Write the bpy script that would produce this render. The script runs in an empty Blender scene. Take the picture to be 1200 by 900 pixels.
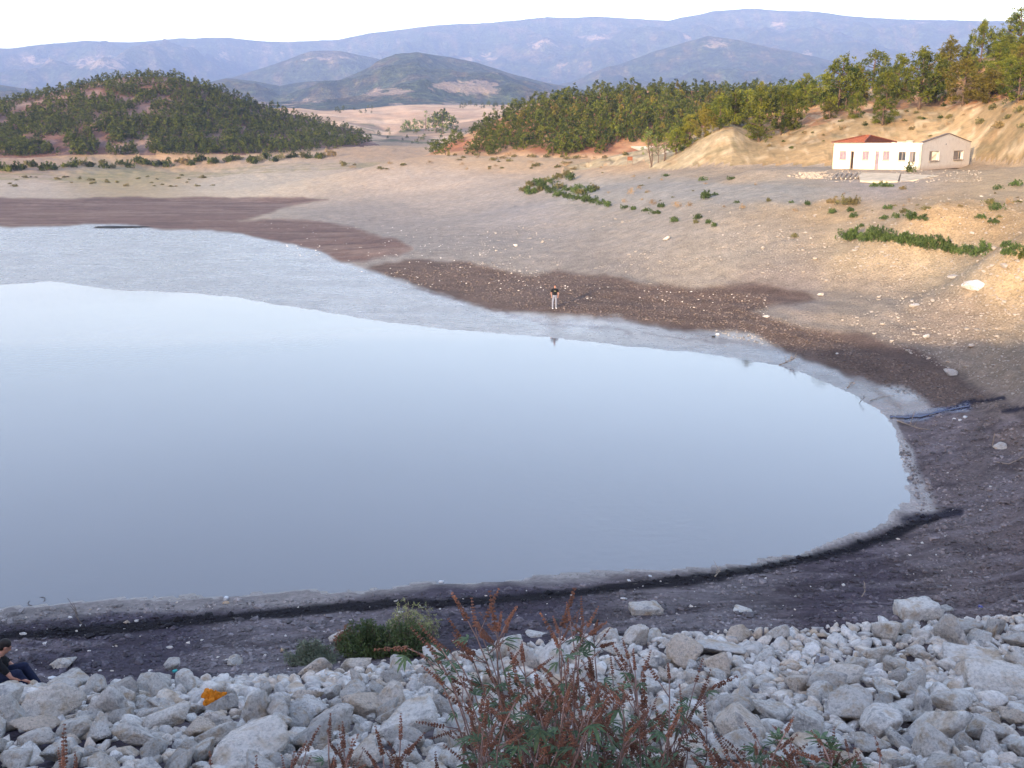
import bpy, bmesh, math, random
import numpy as np
from mathutils import Vector, Matrix, Euler, Quaternion, noise as mnoise
R = math.radians
random.seed(7); rng = np.random.default_rng(7)
scene = bpy.context.scene
COL = scene.collection

# ------------------------------------------------------------------ camera
FPX, CX, CY = 1177.0, 600.0, 450.0          # focal length in pixels of the 1200x900 photo
CAMZ, HORIZON = 12.0, 171.0                 # eye height above the water, photo row of the true horizon
PITCH = math.atan((CY - HORIZON) / FPX)
cam_data = bpy.data.cameras.new('camera'); cam = bpy.data.objects.new('camera', cam_data); COL.objects.link(cam)
cam.location = (0, 0, CAMZ); cam.rotation_euler = (math.pi / 2 - PITCH, 0, 0)
cam_data.sensor_width = 36; cam_data.lens = 36 * FPX / 1200; cam_data.clip_start = 0.1; cam_data.clip_end = 40000
scene.camera = cam
# ------------------------------------------------------------------ light and sky
SUN_EL, SUN_AZ = R(8.5), R(210)             # azimuth clockwise from +Y (view direction): low sun behind-left of the camera
to_sun = Vector((math.sin(SUN_AZ) * math.cos(SUN_EL), math.cos(SUN_AZ) * math.cos(SUN_EL), math.sin(SUN_EL)))
sl = bpy.data.lights.new('sun', 'SUN'); sl.energy = 3.9; sl.angle = R(0.5); sl.color = (1.0, 0.80, 0.57)
sun = bpy.data.objects.new('sun', sl); COL.objects.link(sun)
sun.rotation_euler = to_sun.to_track_quat('Z', 'Y').to_euler(); sun.location = (-40, -60, 60)
world = bpy.data.worlds.new('World'); scene.world = world; world.use_nodes = True
wn = world.node_tree.nodes; wl = world.node_tree.links
sky = wn.new('ShaderNodeTexSky'); sky.sky_type = 'NISHITA'; sky.sun_disc = False
sky.sun_elevation = SUN_EL; sky.sun_rotation = SUN_AZ
sky.air_density = 1.0; sky.dust_density = 1.0; sky.ozone_density = 0.6
bg = wn['Background']; bg.inputs['Strength'].default_value = 0.15
tint = wn.new('ShaderNodeMix'); tint.data_type = 'RGBA'; tint.blend_type = 'MULTIPLY'; tint.inputs[0].default_value = 1.0
tint.inputs[7].default_value = (1.10, 0.985, 1.03, 1)      # the camera's slightly magenta white balance for skylight
wl.new(sky.outputs[0], tint.inputs[6]); wl.new(tint.outputs[2], bg.inputs['Color'])
scene.view_settings.view_transform = 'Standard'; scene.view_settings.look = 'None'
scene.view_settings.exposure = 2.5; scene.view_settings.gamma = 1.0
scene.view_settings.use_curve_mapping = False
scene.cycles.volume_bounces = 0; scene.cycles.max_bounces = 6; scene.cycles.transparent_max_bounces = 12

# ------------------------------------------------------------------ numeric helpers
def ray(u, v):
    u = np.asarray(u, float); v = np.asarray(v, float)
    a = CY - v; X = u - CX
    Y = FPX * math.cos(PITCH) + a * math.sin(PITCH); Z = -FPX * math.sin(PITCH) + a * math.cos(PITCH)
    n = np.hypot(X, Y)
    return np.arctan2(X, Y), Z / n           # azimuth, slope of the ray
def at_z(u, v, z):                           # photo pixel -> point of the plane at height z, as (theta, r)
    th, s = ray(u, v); return th, (np.asarray(z, float) - CAMZ) / s
def z_of(u, v, r):
    th, s = ray(u, v); return CAMZ + s * r
def project(x, y, z):
    dz = z - CAMZ; c, s = math.cos(PITCH), math.sin(PITCH)
    d = y * c - dz * s; h = y * s + dz * c
    d = np.where(d < 0.1, 0.1, d)
    return CX + FPX * x / d, CY - FPX * h / d
def hsh(ix, iy, seed):
    n = (ix.astype(np.int64) * 374761393 + iy.astype(np.int64) * 668265263 + seed * 1442695041) & 0xffffffff
    n = ((n ^ (n >> 13)) * 1274126177) & 0xffffffff
    return ((n ^ (n >> 16)) & 0xffff) / 65535.0
def vnoise(x, y, seed=0):
    x = np.asarray(x, float); y = np.asarray(y, float)
    ix = np.floor(x); iy = np.floor(y); fx = x - ix; fy = y - iy
    fx = fx * fx * fx * (fx * (fx * 6 - 15) + 10); fy = fy * fy * fy * (fy * (fy * 6 - 15) + 10)
    a = hsh(ix, iy, seed); b = hsh(ix + 1, iy, seed); c = hsh(ix, iy + 1, seed); d = hsh(ix + 1, iy + 1, seed)
    return (a + (b - a) * fx) * (1 - fy) + (c + (d - c) * fx) * fy
def fbm(x, y, octv=4, seed=0, gain=0.5):     # about -1..1
    t = 0; amp = 1; n = 0
    for k in range(octv):
        t = t + amp * (vnoise(x * 2 ** k + 17.3 * k, y * 2 ** k - 9.1 * k, seed + k) * 2 - 1); n += amp; amp *= gain
    return t / n * 1.4
def ridged(x, y, octv=5, seed=0):
    t = 0; amp = 1; n = 0
    for k in range(octv):
        t = t + amp * (1 - np.abs(vnoise(x * 2 ** k + 7.3 * k, y * 2 ** k + 3.1 * k, seed + k) * 2 - 1)); n += amp; amp *= 0.5
    return t / n
def smooth(a, b, x):
    t = np.clip((x - a) / (b - a), 0, 1); return t * t * (3 - 2 * t)
def poly_sd(px, py, poly, closed=True):      # signed distance to a polygon, positive inside
    px = np.asarray(px, float); py = np.asarray(py, float)
    d = np.full(px.shape, 1e18); ins = np.zeros(px.shape, bool); n = len(poly)
    for i in range(n if closed else n - 1):
        ax, ay = poly[i]; bx, by = poly[(i + 1) % n]
        ex, ey = bx - ax, by - ay
        t = np.clip(((px - ax) * ex + (py - ay) * ey) / (ex * ex + ey * ey + 1e-12), 0, 1)
        d = np.minimum(d, (px - ax - t * ex) ** 2 + (py - ay - t * ey) ** 2)
        if ay != by: ins ^= ((ay > py) != (by > py)) & (px < (bx - ax) * (py - ay) / (by - ay) + ax)
    d = np.sqrt(d)
    return np.where(ins, d, -d) if closed else d

# ------------------------------------------------------------------ mesh + object helpers
def mesh_np(name, V, F, mats=(), smooth_=False, midx=None):
    V = np.asarray(V, np.float32); F = np.asarray(F, np.int32); k = F.shape[1]
    me = bpy.data.meshes.new(name); me.vertices.add(len(V)); me.vertices.foreach_set('co', V.ravel())
    me.loops.add(F.size); me.loops.foreach_set('vertex_index', F.ravel())
    me.polygons.add(len(F)); me.polygons.foreach_set('loop_start', np.arange(0, F.size, k, dtype=np.int32))
    try: me.polygons.foreach_set('loop_total', np.full(len(F), k, np.int32))
    except Exception: pass
    me.polygons.foreach_set('use_smooth', np.full(len(F), smooth_))
    for m in mats: me.materials.append(m)
    if midx is not None: me.polygons.foreach_set('material_index', np.asarray(midx, np.int32))
    me.update(calc_edges=True); me.validate()
    return me
def link(name, data, parent=None, loc=None, rot=None, scale=None):
    o = bpy.data.objects.new(name, data); COL.objects.link(o)
    if parent is not None: o.parent = parent
    if loc is not None: o.location = loc
    if rot is not None: o.rotation_euler = rot
    if scale is not None: o.scale = (scale,) * 3 if isinstance(scale, (int, float)) else scale
    return o
def tag(o, label=None, cat=None, group=None, kind=None):
    if label: o['label'] = label
    if cat: o['category'] = cat
    if group: o['group'] = group
    if kind: o['kind'] = kind
    return o
class MB:                                    # collects vertices / faces of any size, one mesh object out
    def __init__(s): s.v = []; s.f = []; s.m = []
    def add(s, V, F, m=0):
        o = len(s.v); s.v += [tuple(p) for p in V]; s.f += [tuple(i + o for i in f) for f in F]; s.m += [m] * len(F)
    def box(s, c, d, rz=0.0, m=0, M=None):
        x, y, z = d[0] / 2, d[1] / 2, d[2] / 2
        V = [Vector((a * x, b * y, e * z)) for a in (-1, 1) for b in (-1, 1) for e in (-1, 1)]
        Q = M if M is not None else Matrix.Rotation(rz, 4, 'Z')
        V = [(Q @ p) + Vector(c) for p in V]
        s.add(V, [(0, 1, 3, 2), (4, 6, 7, 5), (0, 4, 5, 1), (2, 3, 7, 6), (0, 2, 6, 4), (1, 5, 7, 3)], m)
    def tube(s, pts, radii, n=6, m=0, cap=True):
        pts = [Vector(p) for p in pts]; rings = []
        up = Vector((0.13, 0.2, 1)).normalized()
        for i, p in enumerate(pts):
            t = (pts[min(i + 1, len(pts) - 1)] - pts[max(i - 1, 0)])
            t = t.normalized() if t.length > 1e-9 else Vector((0, 0, 1))
            a = t.cross(up)
            if a.length < 1e-3: a = t.cross(Vector((1, 0, 0)))
            a.normalize(); b = t.cross(a)
            r = radii[i] if hasattr(radii, '__len__') else radii
            rings.append([p + (a * math.cos(q * 2 * math.pi / n) + b * math.sin(q * 2 * math.pi / n)) * r for q in range(n)])
        o = len(s.v)
        for g in rings: s.v += [tuple(p) for p in g]
        for i in range(len(rings) - 1):
            for q in range(n):
                a = o + i * n + q; b = o + i * n + (q + 1) % n
                s.f.append((a, b, b + n, a + n)); s.m.append(m)
        if cap:
            s.f.append(tuple(o + q for q in reversed(range(n)))); s.m.append(m)
            s.f.append(tuple(o + (len(rings) - 1) * n + q for q in range(n))); s.m.append(m)
    def mesh(s, name, mats, smooth_=False):
        me = bpy.data.meshes.new(name); me.from_pydata(s.v, [], s.f)
        for m in mats: me.materials.append(m)
        me.polygons.foreach_set('material_index', s.m); me.polygons.foreach_set('use_smooth', [smooth_] * len(s.f))
        me.update(); return me
    def build(s, name, mats, parent=None, smooth_=False, **k):
        if not isinstance(mats, (list, tuple)): mats = [mats]
        return link(name, s.mesh(name, mats, smooth_), parent, **k)

# ------------------------------------------------------------------ material helpers
def material(name):
    m = bpy.data.materials.new(name); m.use_nodes = True
    nt = m.node_tree; return m, nt, nt.nodes, nt.links, nt.nodes['Principled BSDF']
def nd(nt, typ, props=None, **inp):
    n = nt.nodes.new(typ)
    for k, v in (props or {}).items(): setattr(n, k, v)
    for k, v in inp.items():
        key = int(k[1:]) if k[0] == 'i' and k[1:].isdigit() else k.replace('_', ' ')
        if hasattr(v, 'is_output'): nt.links.new(v, n.inputs[key])
        else: n.inputs[key].default_value = v
    return n
def col4(c): return (c[0], c[1], c[2], 1.0)
def ramp(nt, fac, stops, interp='LINEAR'):
    n = nt.nodes.new('ShaderNodeValToRGB'); n.color_ramp.interpolation = interp
    nt.links.new(fac, n.inputs[0]); e = n.color_ramp.elements
    while len(e) < len(stops): e.new(0.5)
    for i, (p, c) in enumerate(stops):
        e[i].position = p; e[i].color = col4(c) if hasattr(c, '__len__') else (c, c, c, 1)
    return n.outputs[0]
def mixc(nt, fac, a, b, mode='MIX'):
    n = nt.nodes.new('ShaderNodeMix'); n.data_type = 'RGBA'; n.blend_type = mode
    for k, v in ((0, fac), (6, a), (7, b)):
        if hasattr(v, 'is_output'): nt.links.new(v, n.inputs[k])
        else: n.inputs[k].default_value = v if k == 0 else col4(v)
    return n.outputs[2]
def noise_n(nt, vec, scale, detail=4, rough=0.55, dist=0.0):
    n = nd(nt, 'ShaderNodeTexNoise', None, Scale=scale, Detail=detail, Roughness=rough, Distortion=dist)
    if vec is not None: nt.links.new(vec, n.inputs['Vector'])
    return n.outputs['Fac']
def math_n(nt, op, a, b=0.0, clamp=False):
    n = nt.nodes.new('ShaderNodeMath'); n.operation = op; n.use_clamp = clamp
    for k, v in ((0, a), (1, b)):
        if hasattr(v, 'is_output'): nt.links.new(v, n.inputs[k])
        else: n.inputs[k].default_value = v
    return n.outputs[0]
def bump(nt, height, strength=0.5, dist=0.05, normal=None):
    n = nt.nodes.new('ShaderNodeBump'); n.inputs['Strength'].default_value = strength; n.inputs['Distance'].default_value = dist
    nt.links.new(height, n.inputs['Height'])
    if normal is not None: nt.links.new(normal, n.inputs['Normal'])
    return n.outputs[0]
def simple(name, c, rough=0.8, var=0.25, scale=8, c2=None, bmp=0.0, bdist=0.01, spec=0.3, obj_random=0.0):
    m, nt, ns, ls, b = material(name)
    tc = nd(nt, 'ShaderNodeTexCoord').outputs['Object']
    f = noise_n(nt, tc, scale, 5)
    c2 = c2 or tuple(x * (1 - var) for x in c)
    out = mixc(nt, ramp(nt, f, [(0.35, 0.0), (0.65, 1.0)]), c2, c)
    if obj_random:
        r = nd(nt, 'ShaderNodeObjectInfo').outputs['Random']
        k = math_n(nt, 'ADD', math_n(nt, 'MULTIPLY', r, obj_random * 2), 1 - obj_random)
        n = nd(nt, 'ShaderNodeVectorMath', {'operation': 'SCALE'}); ls.new(out, n.inputs[0]); ls.new(k, n.inputs['Scale']); out = n.outputs[0]
    ls.new(out, b.inputs['Base Color']); b.inputs['Roughness'].default_value = rough
    b.inputs['Specular IOR Level'].default_value = spec
    if bmp: ls.new(bump(nt, noise_n(nt, tc, scale * 3, 6), bmp, bdist), b.inputs['Normal'])
    return m
# ------------------------------------------------------------------ shoreline of the pond (photo outline, laid on the plane z = 0)
SHORE = [(-420,335),(-200,335),(0,334),(60,330),(133,340),(200,342),(265,347),(330,358),(400,368),(470,380),(550,388),(650,396),(700,402),
 (800,412),(860,420),(910,428),(960,445),(1000,460),(1024,474),(1043,490),(1046,510),(1055,530),(1059,550),(1069,572),(1074,585),
 (1060,598),(1000,625),(930,648),(850,660),(700,668),(600,675),(520,683),(400,692),(300,697),(150,703),(0,712),(-150,722),(-420,745)]
def px_poly_world(P, z=0.0):
    out = []
    for u, v in P:
        th, r = at_z(u, v, z); out.append((float(r * np.sin(th)), float(r * np.cos(th))))
    return out
SHORE_W = px_poly_world(SHORE)
_a, _b = SHORE_W[0], SHORE_W[-1]
SHORE_W = SHORE_W + [(-75, 17), (-170, 25), (-230, 60), (-190, 75)]

# ------------------------------------------------------------------ ground height: thin-plate surface through measured points, in (azimuth, ln r)
PZ = [ # (u, v, z) points of the photo and the height there
 (-300,266,.08),(0,266,.08),(180,265,.08),(290,268,.1),(400,312,.06),(440,320,.06),(560,352,.12),(640,363,.4),(740,371,.3),(850,388,.15),(1000,432,.25),(1100,478,.3),
 (-200,235,.8),(0,235,.8),(200,228,.9),(340,232,1.0),(420,275,.5),(330,252,.5),(480,295,.9),(-200,212,2.0),(100,210,2.2),(300,208,2.6),(450,235,1.7),(420,212,2.6),
 (0,195,4.5),(200,193,4.8),(400,190,6.4),(520,190,7.9),(600,194,7.9),(700,196,8.0),(-300,195,4.4),
 (600,215,5.4),(550,250,1.6),(520,280,1.3),(550,303,1.0),(600,300,1.6),(650,270,2.4),(650,240,4.2),(700,225,5.7),(700,300,2.3),(700,330,1.2),
 (650,340,.8),(800,345,1.2),(800,300,3.2),(800,265,4.9),(780,235,6.1),(800,218,7.2),(860,205,8.2),(740,205,7.6),(900,235,7.2),(900,270,5.2),(900,310,3.2),(900,350,1.5),
 (900,378,.9),(950,360,1.8),(1000,215,8.5),(960,203,8.9),(1070,203,9.0),(1150,202,9.2),(1000,240,7.1),(1000,280,5.1),(1000,330,2.7),(1000,380,1.3),(1100,250,7.4),(1100,290,5.1),
 (1100,340,3.0),(1100,400,1.35),(1200,240,7.9),(1200,290,6.3),(1200,340,4.0),(1200,400,2.2),(1200,450,1.5),(1130,450,.7),(1350,260,8.0),(1350,350,5.4),(1350,450,3.4),
 (1200,520,.9),(1130,530,.4),(1200,600,.9),(1130,600,.35),(1200,660,1.3),(1100,650,.6),(1000,680,.6),(1350,600,2.4),
 (-150,760,.9),(100,760,.8),(300,745,.8),(500,722,.9),(700,710,.8),(850,700,.8),
 (-150,800,1.4),(50,795,1.4),(300,782,1.4),(500,760,1.45),(650,748,1.45),(850,728,1.6),(1000,716,1.7),(1200,718,2.0),(1350,710,2.8)]
PR = [] # (theta deg, r, z)
for th in (-38, -27, -13, 0, 13, 27, 38):
    k = 1 / math.cos(R(th))
    PR += [(th, 16 * k, 2.75), (th, 11.1 * k, 4.4), (th, 8.6 * k, 5.4), (th, 5 * k, 7.7), (th, 2.6 * k, 9.3), (th, 1.3 * k, 10.3)]
for th in (-42, -20, 0, 20):
    PR += [(th, 560, 6.2), (th, 900, 9), (th, 1500, 14)]
PR += [(-45, 300, 3.0), (-45, 180, 1.0), (-60, 300, 3), (40, 130, 12), (40, 220, 18), (45, 60, 8), (45, 30, 5)]
FOOT = [(u, v, r) for u, v, r in zip([-300,0,100,200,330,400,450],[188,186,183.5,181,180,175,172],[430,430,430,430,440,450,460])] + [(495,182,255),(560,183,250),(640,185,240),(700,186.5,234)] + [(u, v, r) for u, v, r in zip([740,800,860,970,1060,1140,1250],[196,199,200,195,193,191,190],[165,150,142,138,138,134,114])] + [(470,168,600),(440,168,600)]
def _tps_fit():
    A = []
    for u, v, r in FOOT:
        th, s = ray(u, v); A.append((float(th), math.log(r), float(z_of(u, v, r))))
    for u, v, z in PZ:
        th, r = at_z(u, v, z); A.append((float(th), math.log(float(r)), z))
    for t, r, z in PR: A.append((R(t), math.log(r), z))
    A = np.array(A); X = A[:, :2]; n = len(A)
    d = np.hypot(X[:, None, 0] - X[None, :, 0], X[:, None, 1] - X[None, :, 1])
    K = np.where(d > 0, d * d * np.log(d + 1e-12), 0) + np.eye(n) * 2e-4
    P = np.c_[np.ones(n), X]
    M = np.block([[K, P], [P.T, np.zeros((3, 3))]])
    w = np.linalg.solve(M, np.r_[A[:, 2], 0, 0, 0])
    return X, w
TX, TW = _tps_fit()
def tps(th, lr):
    out = TW[-3] + TW[-2] * th + TW[-1] * lr
    for i in range(len(TX)):
        d2 = (th - TX[i, 0]) ** 2 + (lr - TX[i, 1]) ** 2
        out = out + TW[i] * 0.5 * d2 * np.log(d2 + 1e-12)
    return out

# ------------------------------------------------------------------ hills: rings of (photo column, photo row, distance)
def tu(th): return CX + 1214.0 * np.tan(np.clip(th, -1.2, 1.2))
def ringset(name, rings, back, seed, rel, wav):
    return dict(name=name, rings=rings, back=back, seed=seed, rel=rel, wav=wav)
HILLS = [
 ringset('left_hill', [([-900,-300,0,200,330,400,450], [187,188,186,181,180,175,172], [430,430,430,430,440,450,460]),
   ([-900,-300,-60,0,60,110,150,190,215,260,300,350,400,430,450], [150,132,121,120,109,97,91,89,91,105,121,135,148,161,172], [560]*14+[480])], 150, 11, 2.2, 40),
 ringset('pine_hill', [([495,560,700,760,900,1300], [182,183,186,190,190,190], [255,250,235,230,225,225]),
   ([495,510,550,600,640,700,760,850,930,1000,1100,1300,1700], [182,177,156,132,117,109,106,106,108,110,110,115,120], [262,300,330,350,350,350,350,350,350,350,350,350,350])], 150, 12, 2.0, 30),
 ringset('right_hillside', [([660,690,740,800,860,970,1060,1140,1250,1500], [194,193,196,199,200,195,193,191,190,200], [186,184,165,150,142,138,138,134,114,90]),
   ([660,690,740,770,790,820,840,858,875,890,930,1000,1100,1200,1500], [195,190,183,178,174,160,147,142,150,156,147,131,122,116,80], [188,190,176,171,168,163,162,161,161,161,160,158,157,137,108]),
   ([660,690,760,800,850,900,950,1000,1060,1100,1140,1160,1200,1300,1500], [195,189,174,160,138,127,117,107,95,83,70,60,43,0,-60], [192,200,200,205,210,212,214,212,208,204,200,198,190,165,140])], 90, 13, 0.9, 14),
 ringset('valley_field', [([-900,700,1500], [168,166,166], [620,620,620]),
   ([-900,200,340,400,450,520,560,620,1500], [140,138,146,142,149,146,142,140,140], [900]*9),
   ([-900,330,400,440,500,560,640,1500], [126,127,130,126,124,123,122,122], [1300]*8)], 200, 14, 7, 110),
 ringset('low_hills', [([-900,1500], [131,131], [2200,2200]),
   ([-900,-300,-50,0,40,70,110,150,220,240,270,300,330,360,400,435,465,490,520,560,600,640,700,1500],
    [102,100,97,96,102,101,106,113,112,97,90,94,101,96,92,78,62,59,64,71,84,95,106,112], [3900]*24)], 700, 15, 80, 560),
 ringset('middle_hills', [([-900,1500], [124,124], [4200,4200]),
   ([-900,200,235,270,300,340,370,400,440,480,560,640,670,700,760,800,825,860,900,950,1000,1100,1500],
    [120,118,104,88,80,68,58,58,66,75,96,101,94,84,60,48,41,45,55,66,80,98,110], [5700]*23)], 1200, 16, 150, 860),
 ringset('mountain_ridge', [([-900,1500], [122,122], [6000,6000]),
   ([-900,-200,0,20,60,110,160,215,260,330,400,440,500,560,610,640,700,740,780,830,880,930,1000,1060,1130,1200,1500],
    [74,60,55,57,52,47,50,45,43,44,42,35,30,24,22,17,16,19,21,10,8,13,20,22,22,24,34], [8300]*27)], 1400, 17, 300, 1400)]
def hill_z(h, th, r):
    u = tu(th); v0 = 150.0; rs = []; zs = []
    for U, Vv, Rr in h['rings']:
        Vv = np.interp(u, U, Vv); Rr = np.interp(u, U, Rr) if len(Rr) == len(U) else np.interp(u, U[:len(Rr)], Rr)
        a = CY - Vv; X = u - CX
        Y = FPX * math.cos(PITCH) + a * math.sin(PITCH); Z = -FPX * math.sin(PITCH) + a * math.cos(PITCH)
        rs.append(Rr); zs.append(CAMZ + Z / np.hypot(X, Y) * Rr)
    if h['name'] in ('left_hill', 'pine_hill', 'right_hillside', 'valley_field'):
        zg = tps(np.clip(th, R(-47), R(47)), np.log(rs[0])); 
        if h['name'] == 'valley_field': zg = tps(np.clip(th, R(-47), R(47)), np.log(np.full(r.shape, 600.)))
        d0 = zg - 0.25 - zs[0]; zs[0] = zs[0] + d0
        if h['name'] != 'valley_field': zs[1] = zs[1] + d0 * np.clip(1 - (zs[1] - zs[0]) / 6, 0, 1)
    rs.append(rs[-1] + h['back']); zs.append(zs[0] * 0.6 + zs[-1] * 0.4 - 3)
    rs.append(rs[-1] + h['back'] * 2); zs.append(zs[0] * 0 - 30)
    z = np.full(r.shape, -50.0)
    for i in range(len(rs) - 1):
        t = (r - rs[i]) / (rs[i + 1] - rs[i]); m = (t >= 0) & (t <= 1)
        tt = np.sin(np.clip(t, 0, 1) * math.pi / 2) * 0.45 + t * 0.55 if i < len(h['rings']) - 1 else t
        z = np.where(m, zs[i] + (zs[i + 1] - zs[i]) * tt, z)
    x = r * np.sin(th); y = r * np.cos(th)
    t = np.clip((r - rs[0]) / (rs[len(h['rings']) - 1] - rs[0]), 0, 2)
    env = smooth(0, 0.35, t) * (1 - (0.9 if h['rel'] > 20 else .7) * smooth(0.7, 1.0, t))
    if h['rel'] > 20:
        n = (ridged(x / h['wav'], y / h['wav'], 6, h['seed']) - 0.72) * 1.8 - 0.25 + 0.25 * fbm(x / h['wav'] * 3, y / h['wav'] * 3, 4, h['seed'] + 9)
    else:
        n = fbm(x / h['wav'], y / h['wav'], 5, h['seed']) - 0.25 * (1 - ridged(x / h['wav'] * 2, y / h['wav'] * .7, 4, h['seed']))
    if h['name'] == 'right_hillside': n = .55 * fbm(x / 4, y / 4, 4, 13) - 1.1 * (1 - ridged(th * 42 + .6 * fbm(x / 9, y / 9, 3, 19), r * .02, 3, 18)) * (t < .7)
    ext = (u > h['rings'][0][0][0] - 1)
    if h['name'] in ('left_hill',): ext = u < 452
    return np.where(ext, z + n * h['rel'] * env, -50.0)
def ground_z(th, r):
    x = r * np.sin(th); y = r * np.cos(th)
    front = np.abs(th) < R(47)
    thc = np.clip(th, R(-47), R(47))
    z = tps(thc, np.log(np.clip(r, 1.2, 2500)))
    # dam crest and its back slope, out of the picture; crest raised to shade the near bush
    near = 1 - smooth(3.0, 60.0, y)
    zd = np.where(y > 1.3, 10.4 - (y - 1.3) * 0.6, np.where(y > -7, 10.4 + .65 * smooth(.5, -1.6, y), 11.05 + (y + 7) * 0.5)); zd = np.clip(zd, -0.6, 20)
    zs_ = np.maximum(zd, np.clip(0.6 + 0.02 * np.abs(x), 0, 8) * smooth(20, 60, y))
    w = smooth(R(40), R(47), np.abs(th))
    z = z * (1 - w) + zs_ * w
    z = np.where(r < 1.5, 10.4, z); z = np.where((y < 1.3) & (np.abs(th) > R(40)), np.maximum(z, zd), z)
    sd = poly_sd(x, y, SHORE_W) + 0.35 * fbm(x * 0.45, y * 0.45, 4, 3) * smooth(0.0, 25, r) + (.16 * fbm(x * 1.6, y * 2.6, 4, 4)) * smooth(60, 30, r)   # >0 in the water
    wet_flat = 0.012 + 0.004 * np.clip(-sd, 0, 60)
    amp = 0.03 + 0.10 * smooth(0.5, 3, z) + 0.5 * smooth(150, 600, r)
    zz = z + amp * fbm(x / 3.1, y / 3.1, 5, 5) + (0.35 * fbm(x / 22, y / 22, 3, 6)) * smooth(1.0, 4, z)
    tz = zz + .12 * fbm(x / 7, y / 7, 3, 91); zz = zz + .062 * (1 - .8 * smooth(60, 95, r)) * np.sin(tz * 2 * math.pi / .45) * smooth(.25, .6, zz) * (1 - smooth(4.5, 6, zz)) * smooth(12, 30, y) + .05 * smooth(.0, .5, fbm(x / 1.4, y / 1.4, 4, 92)) * smooth(.05, .3, zz) * (y > 18)
    dry = np.maximum(zz, wet_flat + 0.02 * fbm(x * 1.3, y * 1.3, 3, 8) * smooth(0, 2, -sd))
    dry = np.where((sd < 0) & (sd > -6), np.minimum(dry, 0.03 + 0.28 * np.clip(-sd, 0, 3) + 2.5 * np.clip(-sd - 3, 0, 10)), dry)
    wetz = -0.01 - 0.05 * np.clip(sd, 0, 30)
    z = np.where(sd > 0, wetz, dry)
    z = np.where((r < 4) & (w > 0), zs_ , z)
    return z, sd
HILLNAMES = ['ground'] + [h['name'] for h in HILLS]
def full_z(th, r):
    z, sd = ground_z(th, r); zid = np.zeros(z.shape, int)
    for k, h in enumerate(HILLS):
        zh = hill_z(h, th, r); m = zh > z; z = np.where(m, zh, z); zid = np.where(m, k + 1, zid)
    x = r * np.sin(th); y = r * np.cos(th)         # levelled yard the house stands on
    a = R(38); qx = (x - PAD[0]) * -math.cos(a) + (y - PAD[1]) * math.sin(a); qy = (x - PAD[0]) * math.sin(a) + (y - PAD[1]) * math.cos(a)
    dx = np.maximum(np.maximum(-1.2 - qx, qx - 16.5), 0); dy = np.maximum(np.maximum(-1.2 - qy, qy - 10.2), 0); w = 1 - smooth(0, 1, np.hypot(dx, dy) / np.where(qy > 9, 2.5, 6.0))
    z = z * (1 - w) + (PAD[2] - .03 + .05 * fbm(x / 2, y / 2, 3, 55)) * w
    return z, zid, sd
_t, _s = ray(1078, 199.5); PAD = (114.0 * math.sin(_t), 114.0 * math.cos(_t), float(z_of(1078, 199.5, 114.0)))

_edge = R(33)
TH = np.concatenate([np.arange(R(-178), -_edge, R(2.0)), np.arange(-_edge, _edge, R(0.115)), np.arange(_edge, R(178), R(2.0))])
RR = np.concatenate([[0.6], np.exp(np.arange(math.log(1.2), math.log(700), 0.0078)), np.exp(np.arange(math.log(700), math.log(11000), 0.012))])
GTH, GR = np.meshgrid(TH, RR, indexing='ij')
GZ, GID, GSD = full_z(GTH, GR)
GX = GR * np.sin(GTH); GY = GR * np.cos(GTH)
LNR = np.log(RR)
def height(x, y):                            # terrain height at world points
    x = np.asarray(x, float); y = np.asarray(y, float)
    th = np.arctan2(x, y); lr = np.log(np.maximum(np.hypot(x, y), 0.61))
    i = np.clip(np.searchsorted(TH, th) - 1, 0, len(TH) - 2); j = np.clip(np.searchsorted(LNR, lr) - 1, 0, len(LNR) - 2)
    a = np.clip((th - TH[i]) / (TH[i + 1] - TH[i]), 0, 1); b = np.clip((lr - LNR[j]) / (LNR[j + 1] - LNR[j]), 0, 1)
    return (GZ[i, j] * (1 - a) + GZ[i + 1, j] * a) * (1 - b) + (GZ[i, j + 1] * (1 - a) + GZ[i + 1, j + 1] * a) * b
_SL = (GZ - CAMZ) / GR
def hit(u, v):                               # terrain point seen at a photo pixel
    th, s = ray(u, v); th = float(th); s = float(s)
    i = int(np.clip(np.searchsorted(TH, th) - 1, 0, len(TH) - 2)); a = (th - TH[i]) / (TH[i + 1] - TH[i])
    sl_ = _SL[i] * (1 - a) + _SL[i + 1] * a
    k = np.where(sl_ >= s)[0]; k = k[k > 3]
    if len(k) == 0: k = [len(RR) - 1]
    j = int(k[0]); s0, s1 = sl_[j - 1], sl_[j]
    t = 0 if s1 == s0 else (s - s0) / (s1 - s0); lr = LNR[j - 1] + (LNR[j] - LNR[j - 1]) * min(max(t, 0), 1)
    r = math.exp(lr); x, y = r * math.sin(th), r * math.cos(th)
    return Vector((x, y, float(height(x, y))))
_CM = np.maximum.accumulate(np.where(GR > 2, _SL, -9), axis=1)
def visible(x, y, z):                        # does the line of sight to this point clear the terrain?
    th = np.arctan2(x, y); r = np.hypot(x, y); s = (z - CAMZ) / r
    i = np.clip(np.searchsorted(TH, th), 0, len(TH) - 1); j = np.clip(np.searchsorted(LNR, np.log(r)) - 3, 0, len(LNR) - 1)
    return s >= _CM[i, j]

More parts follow.
